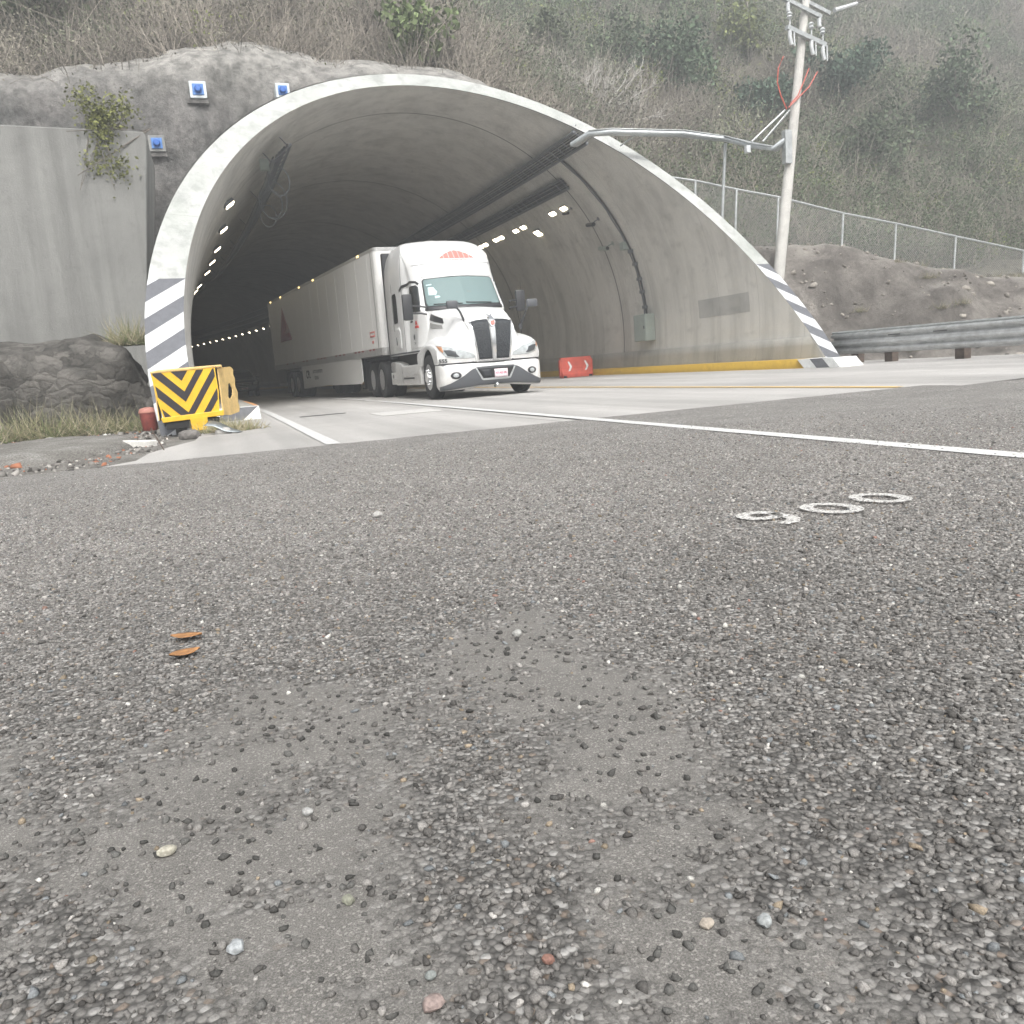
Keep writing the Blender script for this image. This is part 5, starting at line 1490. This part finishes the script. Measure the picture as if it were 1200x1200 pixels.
# roof seam, vertical seams
decal('roof_seam', [(-1.0, 3.205), (0, 3.215), (1.0, 3.205), (1.0, 3.217), (0, 3.227), (-1.0, 3.217)], cabv, 'x', 1, .004, M_grey, tractor, thick=.003, cuts=5)
for s in (-1, 1):
    nm = 'side'
    d_ = decal('door', [(-.66, 1.22), (-.60, 2.0), (-.80, 2.30), (-1.06, 2.74), (-1.2, 2.80), (-1.66, 2.80), (-1.70, 2.7), (-1.70, 1.22)], cabv, 'y', s, .010, M_white, tractor, thick=.010, cuts=4)
    dw = decal('window', [(-.76, 2.07), (-.86, 2.28), (-1.08, 2.66), (-1.18, 2.72), (-1.52, 2.72), (-1.57, 2.66), (-1.57, 2.07)], cabv, 'y', s, .016, M_sglass, tractor, thick=.004, cuts=4); dw.parent = d_
    dh = decal('handle', [(-1.55, 1.86), (-1.36, 1.86), (-1.36, 1.90), (-1.55, 1.90)], cabv, 'y', s, .028, M_dark, tractor, thick=.02, cuts=2); dh.parent = d_
    # dark arched rain trim over the door window
    decal('window_trim', [(-1.10, 2.75), (-1.22, 2.82), (-1.5, 2.86), (-1.95, 2.80), (-2.15, 2.72), (-2.15, 2.66), (-1.9, 2.74), (-1.5, 2.80), (-1.22, 2.775), (-1.12, 2.71)], cabv, 'y', s, .018, M_dark, tractor, thick=.008, cuts=3)
    decal('sleeper_window', [(-2.62, 1.93), (-2.56, 2.0), (-2.58, 2.60), (-2.66, 2.68), (-3.0, 2.68), (-3.06, 2.6), (-3.04, 2.0), (-2.98, 1.93)], cabv, 'y', s, .008, M_sglass, tractor, thick=.004, cuts=3)
    hp = decal('locker_door', [(-2.35, 1.25), (-2.35, 1.70), (-2.5, 1.82), (-2.95, 1.82), (-2.95, 1.25)], cabv, 'y', s, .008, M_white, tractor, thick=.008, cuts=3)
    lk = decal('latch', [(-2.86, 1.38), (-2.80, 1.38), (-2.80, 1.58), (-2.86, 1.58)], cabv, 'y', s, .016, M_grey, tractor, thick=.01, cuts=1); lk.parent = hp
    decal('body_seam', [(-2.02, 1.14), (-2.0, 1.14), (-2.0, 3.5), (-2.02, 3.5)], cabv, 'y', s, .002, M_grey, tractor, thick=.003, cuts=6)
    decal('body_seam', [(-3.10, 1.75), (-3.085, 1.75), (-3.085, 2.95), (-3.10, 2.95)], cabv, 'y', s, .004, M_dark, tractor, thick=.004, cuts=5)
    decal('lower_fairing', [(-.62, 1.13), (-3.8, 1.13), (-3.8, 1.17), (-.62, 1.17)], cabv, 'y', s, .012, M_grey, tractor, thick=.012, cuts=4)
    # hood side vents
    decal('hood_vent', [(-.62, 2.00), (.10, 1.83), (.20, 1.72), (.16, 1.71), (-.60, 1.84)], hoodv, 'y', s, .008, M_dark, tractor, thick=.008, cuts=4)
    decal('hood_grating', [(-.55, 1.78), (.16, 1.67), (.22, 1.60), (-.50, 1.65)], hoodv, 'y', s, .008, mat('vent_grating', (.30, .30, .29), .5, noise=.4, nscale=60), tractor, thick=.008, cuts=4)
    # headlights
    fl = (lambda p: p) if s > 0 else mir
    h = decal('headlight', fl([(1.165, 1.20), (1.17, 1.10), (1.06, .935), (.86, .885), (.46, .875), (.42, .895), (.50, .98), (.70, 1.07), (.95, 1.14)]), front, 'x', 1, .010, M_lamp, tractor, thick=.012, cuts=4)
    q = decal('inner_reflector', fl([(1.09, 1.08), (1.03, .96), (.86, .915), (.78, .92), (.84, .98), (.86, 1.04), (.98, 1.08)]), front, 'x', 1, .0145, M_lampd, tractor, thick=.004, cuts=3); q.parent = h
    q = decal('turn_signal', fl([(1.168, 1.185), (1.165, 1.10), (1.11, 1.02), (1.09, 1.06), (1.11, 1.15)]), front, 'x', 1, .0145, M_amber, tractor, thick=.004, cuts=3); q.parent = h
    # fog lamp
    fr_ = [(.90 + .115 * cos(a), .515 + .075 * sin(a)) for a in np.linspace(0, 2 * pi, 17)[:-1]]
    f_ = decal('fog_lamp', fl(fr_), bumpv, 'x', 1, .010, M_dark, tractor, thick=.01, cuts=2)
    fr_ = [(.90 + .06 * cos(a), .515 + .045 * sin(a)) for a in np.linspace(0, 2 * pi, 13)[:-1]]
    q = decal('lens', fl(fr_), bumpv, 'x', 1, .014, M_lamp, tractor, thick=.004, cuts=2); q.parent = f_
# bumper: grey wedge shaped lower lip
lip = [(-1.20, .20), (-1.205, .285), (-1.0, .36), (-.78, .47), (-.55, .62), (-.42, .665), (0, .675), (.42, .665), (.55, .62), (.78, .47), (1.0, .36), (1.205, .285), (1.20, .20), (.8, .235), (.4, .27), (0, .275), (-.4, .27), (-.8, .235)]
lp = decal('lower_lip', lip, bumpv, 'x', 1, .012, M_grey, tractor, thick=.02, cuts=5)
q = decal('lip_trim', [(-.47, .635), (-.34, .385), (-.30, .37), (.30, .37), (.34, .385), (.47, .635), (.44, .635), (.31, .41), (-.31, .41), (-.44, .635)], bumpv, 'x', 1, .020, M_steel, tractor, thick=.01, cuts=4); q.parent = lp
q = decal('intake', [(-.43, .63), (-.30, .42), (.30, .42), (.43, .63)], bumpv, 'x', 1, .018, M_black, tractor, thick=.01, cuts=4); q.parent = lp
q = decal('intake_plate', [(-.36, .60), (-.29, .44), (-.12, .44), (-.12, .60)], bumpv, 'x', 1, .022, M_mesh, tractor, thick=.008, cuts=2); q.parent = lp
np_ = decal('number_plate', [(-.045, .415), (.265, .415), (.265, .595), (-.045, .595)], bumpv, 'x', 1, .034, M_plate, tractor, thick=.008, cuts=2)
m = MB(); m.tube([(1.18, 0, .22), (1.30, .0, .25), (1.36, 0, .27)], .03, 8); m.build('tow_hook', M_steel, tractor)
decal('bumper_seam', [(-1.20, .762), (-.5, .755), (0, .735), (.5, .755), (1.20, .762), (1.20, .79), (.52, .79), (.42, .765), (-.42, .765), (-.52, .79), (-1.20, .79)], front, 'x', 1, .006, M_dark, tractor, thick=.012, cuts=5)
# grille
gr = decal('grille', [(-.525, 1.70), (-.535, 1.64), (-.425, .80), (-.395, .765), (.395, .765), (.425, .80), (.535, 1.64), (.525, 1.70), (.30, 1.735), (0, 1.745), (-.30, 1.735)], front, 'x', 1, .020, M_white, tractor, thick=.03, cuts=5)
q = decal('chrome_edge', [[(-.49, 1.645), (-.385, .81), (-.365, .795), (-.36, .81), (-.465, 1.645)], [(.49, 1.645), (.465, 1.645), (.36, .81), (.365, .795), (.385, .81)], [(-.385, .825), (-.385, .795), (.385, .795), (.385, .825)]], front, 'x', 1, .030, M_chrome, tractor, thick=.01, cuts=4); q.parent = gr
k = NT('grille_net', .5, .4)
vv = k.voro(34, k.map((1, 1, 1)), out='Distance'); k.bump(vv, .01)
M_net = k.out(k.ramp(vv, [(.3, (.010, .012, .014)), (.6, (.035, .04, .046))]))
for s in (-1, 1):
    fl = (lambda p: p) if s > 0 else mir
    q = decal('grille_mesh', fl([(.075, 1.675), (.32, 1.665), (.455, 1.635), (.35, .835), (.045, .835)]), front, 'x', 1, .032, M_net, tractor, thick=.008, cuts=4); q.parent = gr
q = decal('centre_bar', [(-.060, 1.70), (.060, 1.70), (.035, .80), (-.035, .80)], front, 'x', 1, .055, M_chrome, tractor, thick=.03, cuts=4); q.parent = gr
q = decal('badge', [(-.075, 1.76), (-.03, 1.70), (-.075, 1.60), (-.04, 1.52), (0, 1.50), (.04, 1.52), (.075, 1.60), (.03, 1.70), (.075, 1.76), (0, 1.72)], front, 'x', 1, .075, M_chrome, tractor, thick=.012, cuts=3); q.parent = gr
q = decal('badge_enamel', [(-.045, 1.63), (.045, 1.63), (.04, 1.57), (0, 1.54), (-.04, 1.57)], front, 'x', 1, .083, M_redf, tractor, thick=.006, cuts=2); q.parent = gr
# wipers
for s in (-.45, .30):
    q = decal('wiper', [(s - .32, 2.185), (s + .34, 2.165), (s + .34, 2.18), (s - .32, 2.20)], cabv, 'x', 1, .03, M_dark, tractor, thick=.012, cuts=4)

def flat_text(s, size, cx, cz, bvh, axis, side, off, material, parent, name='lettering', bold=.0, sx=1.):
    me = text_mesh(s, size, bold)
    for v in me.vertices:
        a, b = v.co.x * sx, v.co.y
        if axis == 'x': o, d = Vector((6 * side, cx + a * side, cz + b)), Vector((-side, 0, 0))
        else: o, d = Vector((cx - a * side, 6 * side, cz + b)), Vector((0, -side, 0))
        h = bvh.ray_cast(o, d)
        if h[0] is None: h = bvh.find_nearest(o + d * 4.7)
        v.co = h[0] - d * off
    o = link(name, me, material, parent)
    return o
q = flat_text('47·AE·3R', .068, .11, .505, bumpv, 'x', 1, .046, mat('plate_letters', (.45, .10, .16), .5), tractor, bold=.002); q.parent = np_
flat_text('555', .11, -1.115, .845, front, 'x', 1, .012, M_txt, tractor, name='fleet_number', bold=.004)
# red arched mountain logo
def arch_logo(cx, cz, w, h, flip=1):
    polys = []
    n = 7
    def arc(t): return h * (1 - abs(2 * t - 1) ** 1.7)
    for i in range(n):
        t0, t1 = (i + .05) / n, (i + .95) / n
        a0, a1 = cx + flip * w * (t0 - .5), cx + flip * w * (t1 - .5)
        z0, z1 = cz + arc(t0), cz + arc(t1); zb0 = cz + .25 * arc(t0)
        polys.append([(a0, cz), (a1, cz), (a1 - .0, z1 + .01), ((a0 + a1) / 2, cz + arc((t0 + t1) / 2) + .015), (a0, z0 + .01)])
    return polys
decal('roof_logo', arch_logo(.10, 3.33, .92, .20), cabv, 'x', 1, .006, M_redf, tractor, thick=.002, cuts=3)
flat_text('TRANSPORTES', .075, .10, 3.285, cabv, 'x', 1, .008, M_redf, tractor, name='roof_lettering', bold=.001)
decal('door_logo', [[(-.88, 1.70), (-1.16, 1.70), (-1.14, 1.76), (-.90, 1.76)], [(-.92, 1.78), (-1.12, 1.78), (-1.08, 1.86), (-1.02, 1.88), (-.96, 1.86)]], cabv, 'y', -1, .0215, M_red, tractor, thick=.002, cuts=2)
decal('round_badge', [(-1.28 + .065 * cos(a), 1.50 + .065 * sin(a)) for a in np.linspace(0, 2 * pi, 17)[:-1]], cabv, 'y', -1, .0215, M_txt, tractor, thick=.002, cuts=1)
flat_text('T680', .07, -1.25, 1.35, cabv, 'y', -1, .020, M_txt, tractor, name='door_lettering', bold=.001)

# chassis and side fairings
m = MB(); m.box((-7.4, -.44, .58), (.9, .44, .98)); m.box((-.7, -.72, .45), (.95, .72, 1.05)); m.box((-3.7, -1.0, .55), (-.9, 1.0, 1.12)); m.box((-7.1, -.55, 1.0), (-5.0, .55, 1.12)); m.build('chassis', M_black, tractor)
for xa in (0, -5.2, -6.5):
    m = MB(); m.box((xa - .09, -.93, .42), (xa + .09, .93, .61)); m.build('axle', M_black, tractor)
for s in (-1, 1):
    m = MB(); m.lathe([(.60, s * .70), (.60, s * 1.16)], 40, 'y', (0, 0, .545)); bm = m.bm
    for f in list(bm.faces):
        if len(f.verts) > 4: bm.faces.remove(f)
    for f in list(bm.faces):
        if f.calc_center_median().z < .50: bm.faces.remove(f)
    m.build('wheel_well', M_black, tractor)
    y0, y1 = (s * 1.205, s * .98)
    lo, hi = min(y0, y1), max(y0, y1)
    m = MB(); m.prism([(-.74, .34), (-.70, .80), (-1.0, .84), (-2.55, .83), (-2.75, .90), (-3.30, .96), (-3.40, .90), (-3.42, .34)], lo, hi, 'y'); fp = m.build('side_fairing', M_white, tractor, bevel=.025)
    ys_ = s * 1.207
    m = MB(); m.prism([(-1.35, .50), (-2.5, .50), (-2.5, .535), (-1.35, .535)], min(ys_, ys_ + s * .003), max(ys_, ys_ + s * .003), 'y'); q = m.build('step_slot', M_dark, fp)
    m = MB(); m.prism([(-.80, .60), (-1.3, .60), (-2.5, .55), (-2.6, .62), (-1.3, .70), (-.80, .70)], min(ys_, ys_ + s * .012), max(ys_, ys_ + s * .012), 'y'); m.build('step_tread', M_white, fp, bevel=.01)
    m = MB(); m.prism([(-2.62, .40), (-2.60, .40), (-2.60, .80), (-2.62, .80)], min(ys_, ys_ + s * .002), max(ys_, ys_ + s * .002), 'y'); m.build('panel_gap', M_dark, fp)
    m = MB(); m.box((-3.98, s * 1.09 - .10, .70), (-3.36, s * 1.09 + .10, .97), bev=.05); m.build('air_tank', M_alu, tractor, smooth=True)
    m = MB(); m.box((-3.98, s * 1.09 - .11, .36), (-3.44, s * 1.09 + .11, .69), bev=.02); bb = m.build('battery_box', M_white, tractor)
    m = MB(); m.tube([(-3.70, s * 1.20, .58), (-3.70, s * 1.215, .58)], .05, 12); m.build('cap', M_grey, bb)
    m = MB(); m.box((-4.05, s * .96 - .22, 1.05), (-3.87, s * .96 + .22, 3.85), bev=.02); m.build('cab_extender', M_dark, tractor)
    wheel(tractor, 0, s * 1.06, s, 'steer'); wheel(tractor, -5.2, s * 1.07, s, 'drive'); wheel(tractor, -6.5, s * 1.07, s, 'drive')
    m = MB(); m.box((-7.25, s * .95 - .30, .18), (-7.22, s * .95 + .30, .95)); m.build('mud_flap', M_black, tractor)
# mirrors
def mirror(s, x, y, z, tall):
    e = bpy.data.objects.new('side_mirror', None); C.objects.link(e); e.parent = tractor
    m = MB(); m.box((x - .06, y - .115, z - tall / 2), (x + .06, y + .115, z + tall / 2), bev=.035); m.build('mirror_housing', M_dark, e, smooth=True)
    m = MB(); m.box((x - .066, y - .095, z - tall / 2 + .035), (x - .0605, y + .095, z + tall / 2 - .12)); m.build('mirror_glass', M_mirror, e)
    for zz_ in (z - .14, z + .02):
        m = MB(); m.tube([(x, y - s * .10, zz_), (x + .10, y - s * .30, zz_ - .02), (x + .15, s * 1.02, zz_ - .05)], .024, 6); m.build('mirror_arm', M_dark, e)
mirror(-1, -.48, -1.44, 2.16, .60); mirror(1, -.40, 1.36, 2.18, .50)
def hood_mirror(s, hx, hy, hz, bx_, by_, bz):
    e = bpy.data.objects.new('hood_mirror', None); C.objects.link(e); e.parent = tractor
    m = MB(); m.box((hx - .05, hy - .135, hz - .09), (hx + .05, hy + .135, hz + .09), bev=.04); m.build('mirror_housing', M_grey, e, smooth=True)
    m = MB(); m.box((hx - .056, hy - .11, hz - .065), (hx - .0505, hy + .11, hz + .065)); m.build('mirror_glass', M_mirror, e)
    m = MB(); m.tube([(hx, hy - s * .09, hz - .06), (hx + .02, hy - s * .16, hz - .16), (bx_, by_, bz)], [.026, .024, .030], 8); m.tube([(bx_, by_, bz + .05), (bx_, by_, bz - .06)], .05, 8); m.build('mirror_arm', M_dark, e)
hood_mirror(-1, .90, -.76, 2.07, .98, -.50, 1.60); hood_mirror(1, .90, 1.14, 2.02, .80, .86, 1.52)
m = MB(); m.tube([(.10, 1.12, 1.30), (.12, 1.18, 2.2), (.10, 1.2, 2.6)], [.008, .006, .004], 5); m.build('antenna', M_dark, tractor)
# cowl panel between hood and windshield
decal('cowl', [(-.98, 2.06), (.98, 2.06), (.95, 2.145), (0, 2.125), (-.95, 2.145)], cabv, 'x', 1, .010, M_dark, tractor, thick=.01, cuts=4)
for y in (-.6, -.3, 0, .3, .6): decal('roof_marker', [(y - .05, 3.635), (y + .05, 3.635), (y + .04, 3.655), (y - .04, 3.655)], cabv, 'x', 1, .012, M_amber, tractor, thick=.012, cuts=1)

# ---------------------------------------------------------------- trailer
fwd = Vector((sin(TY), -cos(TY), 0)); kp = Vector((5.91, 20.19, 0)) - fwd * 5.85
TLY = .1225
trailer = empty('box_trailer', kp, -pi / 2 + TLY, label='long dusty white box trailer with side skirts, coming out of the tunnel', cat='trailer')
def rbox(x0, x1, w, z0, z1, r, nm, mt):
    pl = []
    for cx, cy, a0 in ((x1 - r, w - r, 0), (x0 + .02, w - .02, 1), (x0 + .02, -w + .02, 2), (x1 - r, -w + r, 3)):
        rr = r if cx > 0 else .02
        for a in np.linspace(a0 * pi / 2, (a0 + 1) * pi / 2, 9): pl.append((cx + rr * cos(a), cy + rr * sin(a)))
    m = MB(); m.prism(pl, z0, z1, 'z'); return m.build(nm, mt, trailer, smooth=True)
body = rbox(-15.2, .98, 1.30, 1.40, 4.06, .16, 'cargo_box', M_trail)
rbox(-15.21, .99, 1.308, 1.20, 1.41, .16, 'bottom_rail', M_trrail)
rbox(-15.21, .99, 1.308, 4.05, 4.14, .16, 'top_rail', M_trrail)
bv = bvh_of([body])
for s in (-1, 1):
    m = MB(); m.box((.62, s * 1.3 - .008, 1.42), (.70, s * 1.3 + .008, 4.05)); m.build('corner_post', M_trrail, trailer)
    m = MB(); m.box((-15.2, s * 1.3 - .012, 1.42), (-15.08, s * 1.3 + .012, 4.05)); m.build('corner_post', M_trrail, trailer)
# panel seams
k = [x for x in np.arange(-14.4, .5, 1.22)]
for s in (-1, 1):
    m = MB()
    for x in k: m.box((x - .006, s * 1.3012 - .0015, 1.42), (x + .006, s * 1.3012 + .0015, 4.04))
    m.build('panel_seams', M_trail, trailer)
    m = MB()
    xs_ = [-.2, .15, -1.0, -1.4, -1.8, -3.2, -3.7, -4.2, -5.8, -6.3, -6.8, -8.6, -9.2, -11, -12.3]
    for x in xs_: m.box((x - .10, s * 1.31 - .003, 1.36), (x + .10, s * 1.31 + .003, 1.405))
    m.build('reflective_tape', M_dred, trailer)
    # skirt
    lo, hi = (s * 1.27, s * 1.29) if s > 0 else (s * 1.29, s * 1.27)
    m = MB(); m.prism([(-1.35, 1.2), (-1.35, .50), (-1.6, .42), (-5.2, .42), (-5.6, .44), (-9.7, .34), (-9.75, 1.2)], lo, hi, 'y'); m.build('side_skirt', M_trail, trailer)
    # landing gear and inner dark frame
    m = MB(); m.box((-2.3, s * .9 - .08, .30), (-2.1, s * .9 + .08, 1.2)); m.box((-2.4, s * .9 - .14, .25), (-2.0, s * .9 + .14, .30)); m.build('landing_leg', M_black, trailer)
    for x in (-10.95, -12.2): wheel(trailer, x, s * 1.09, s, 'drive')
    m = MB(); m.box((-13.0, s * .97 - .30, .18), (-12.97, s * .97 + .30, 1.1)); m.build('mud_flap', M_black, trailer)
m = MB(); m.box((-13.2, -.55, .85), (-9.9, .55, 1.2)); m.box((-11.05, -.95, .43), (-10.85, .95, .60)); m.box((-12.3, -.95, .43), (-12.1, .95, .60)); m.box((-3.0, -.9, 1.1), (.6, .9, 1.2)); m.box((-6.6, -.8, .45), (-4.7, .8, 1.2)); m.build('underframe', M_black, trailer)
m = MB(); m.box((-15.15, -1.2, .50), (-15.05, 1.2, .62)); m.build('rear_bar', M_trrail, trailer)
M_glint = mat('glint_glow', (1., .72, .28), .4, emit=1.6)  # glowing blocks added to imitate tunnel lamp reflections along the top edge
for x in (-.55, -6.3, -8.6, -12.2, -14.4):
    m = MB(); m.box((x - .09, -1.325, 4.07), (x + .09, -1.306, 4.125), bev=.006); m.build('lamp_glint', M_glint, trailer)
# dark red triangle logo near the rear, with a white peak
decal('side_logo', [[(-13.15, 2.32), (-10.85, 2.32), (-11.6, 3.0), (-12.2, 3.70), (-12.75, 3.0)]], bv, 'y', -1, .006, M_dred, trailer, thick=.002, cuts=2)
decal('side_logo_peak', [[(-12.0, 2.62), (-11.1, 2.62), (-11.2, 2.72), (-11.45, 3.0), (-11.75, 2.74), (-12.0, 2.70)]], bv, 'y', -1, .010, mat('logo_pale', (.42, .26, .25), .5), trailer, thick=.002, cuts=2)
decal('warning_label', [[(-.10, 1.86), (.40, 1.86), (.40, 1.90), (-.10, 1.90)], [(-.10, 1.74), (.40, 1.74), (.40, 1.79), (-.10, 1.79)], [(.36, 1.79), (.40, 1.79), (.40, 1.86), (.36, 1.86)], [(-.10, 1.79), (-.06, 1.79), (-.06, 1.86), (-.10, 1.86)], [(.05, 1.56), (.22, 1.56), (.22, 1.64), (.05, 1.64)]], bv, 'y', -1, .006, M_redf, trailer, thick=.002, cuts=2)
def skirt_text(s, size, x, z, mt, bold):
    me = text_mesh(s, size, bold)
    for v in me.vertices: v.co = Vector((x + v.co.x, -1.2935, z + v.co.y))
    link('lettering', me, mt, trailer)
skirt_text('CPL', .40, -8.75, .86, M_txt, .012); skirt_text('AUTOTRANSPORTE', .17, -7.2, .95, M_txt, .003); skirt_text('FEDERAL', .17, -7.4, .72, M_txt, .003)

# ---------------------------------------------------------------- car behind, in the bore
def car():
    e = empty('car', (1.25, 53.5, 0), -pi / 2 + .10, label='dark car with a barred grille following far inside the tunnel on the left', cat='car')
    secs = []   # x, half width, sill z, hood/roof z
    prof = [(-2.1, .70, .45, .95), (-2.0, .80, .35, 1.05), (-1.3, .86, .30, 1.12), (-.9, .87, .30, 1.42), (-.3, .87, .30, 1.52), (.35, .87, .30, 1.46), (.95, .88, .30, 1.08), (1.3, .88, .30, 1.02), (1.9, .86, .30, .94), (2.15, .80, .32, .84), (2.25, .66, .42, .66)]
    rows = []
    for x, w, z0, z1 in prof:
        zs_ = z0 + (min(z1, 1.0) - z0) * .72; wt = w - (.20 if z1 > 1.2 else .10)
        half = [(w * .92, z0), (w, z0 + .10), (w, zs_), (w - .03, min(z1, .98)), (wt, z1 - .05), (wt - .12, z1), (0, z1 + .015)]
        rows.append([(x, y, z) for y, z in half] + [(x, -y, z) for y, z in half[-2::-1]])
    P = cr(np.array(rows), 3); o = link('body', grid_mesh('body', P, closed_v=True, flip=True), M_carp, e, smooth=True)
    bm = bmesh.new(); bm.from_mesh(o.data); bm.verts.ensure_lookup_table(); n = P.shape[1]
    bm.faces.new([bm.verts[i] for i in range(n)]); bm.faces.new([bm.verts[len(bm.verts) - n + i] for i in range(n)]); bmesh.ops.recalc_face_normals(bm, faces=bm.faces); bm.to_mesh(o.data); bm.free()
    v = bvh_of([o])
    decal('windshield', [(-.66, 1.10), (.66, 1.10), (.55, 1.42), (-.55, 1.42)], v, 'x', 1, .01, M_sglass, e, cuts=4)
    g = decal('grille', [(-.42, .56), (.42, .56), (.46, .80), (-.46, .80)], v, 'x', 1, .012, M_black, e, cuts=3)
    for z in (.60, .68, .76): q = decal('grille_bar', [(-.42, z - .012), (.42, z - .012), (.42, z + .012), (-.42, z + .012)], v, 'x', 1, .022, M_steel, e, cuts=2); q.parent = g
    for s in (-1, 1):
        fl = (lambda p: p) if s > 0 else mir
        decal('headlight', fl([(.50, .66), (.72, .68), (.76, .82), (.52, .78)]), v, 'x', 1, .012, M_lamp, e, cuts=3)
        decal('window', [(-1.0, 1.06), (.72, 1.06), (.25, 1.38), (-.7, 1.40)], v, 'y', s, .01, M_sglass, e, cuts=3)
        for x in (-1.3, 1.35):
            m = MB(); m.lathe([(.19, -.09), (.30, -.10), (.32, -.07), (.32, .07), (.30, .10), (.19, .09)], 28, 'y', (0, 0, 0)); t = m.build('wheel', M_tyre, e, smooth=True); t.location = (x, s * .78, .32)
            m = MB(); m.lathe([(.20, s * .085), (.16, s * .06), (.05, s * .09), (0, s * .09)][::-1], 20, 'y'); q = m.build('rim', M_alu, t)
        m = MB(); m.box((.55, s * .98 - .09, 1.0), (.68, s * .98 + .09, 1.13), bev=.03); m.build('mirror', M_carp, e)
    decal('number_plate', [(-.2, .42), (.2, .42), (.2, .52), (-.2, .52)], v, 'x', 1, .02, M_plate, e, cuts=2)
car()

# ================================================================== HAZE
m = MB(); m.box((-252, -122, -1.1), (252, 332, 75)); hz = m.build('haze', None)
hm = bpy.data.materials.new('haze'); hm.use_nodes = True; hn = hm.node_tree.nodes; hn.remove(hn['Principled BSDF'])
pv = hn.new('ShaderNodeVolumePrincipled'); pv.inputs['Color'].default_value = (.86, .90, .93, 1); pv.inputs['Density'].default_value = .0064
pv.inputs['Anisotropy'].default_value = .2
hm.node_tree.links.new(pv.outputs[0], hn['Material Output'].inputs['Volume'])
hz.data.materials.append(hm); tag(hz, 'thin pale haze in the air in front of the hillside', 'haze', kind='stuff')
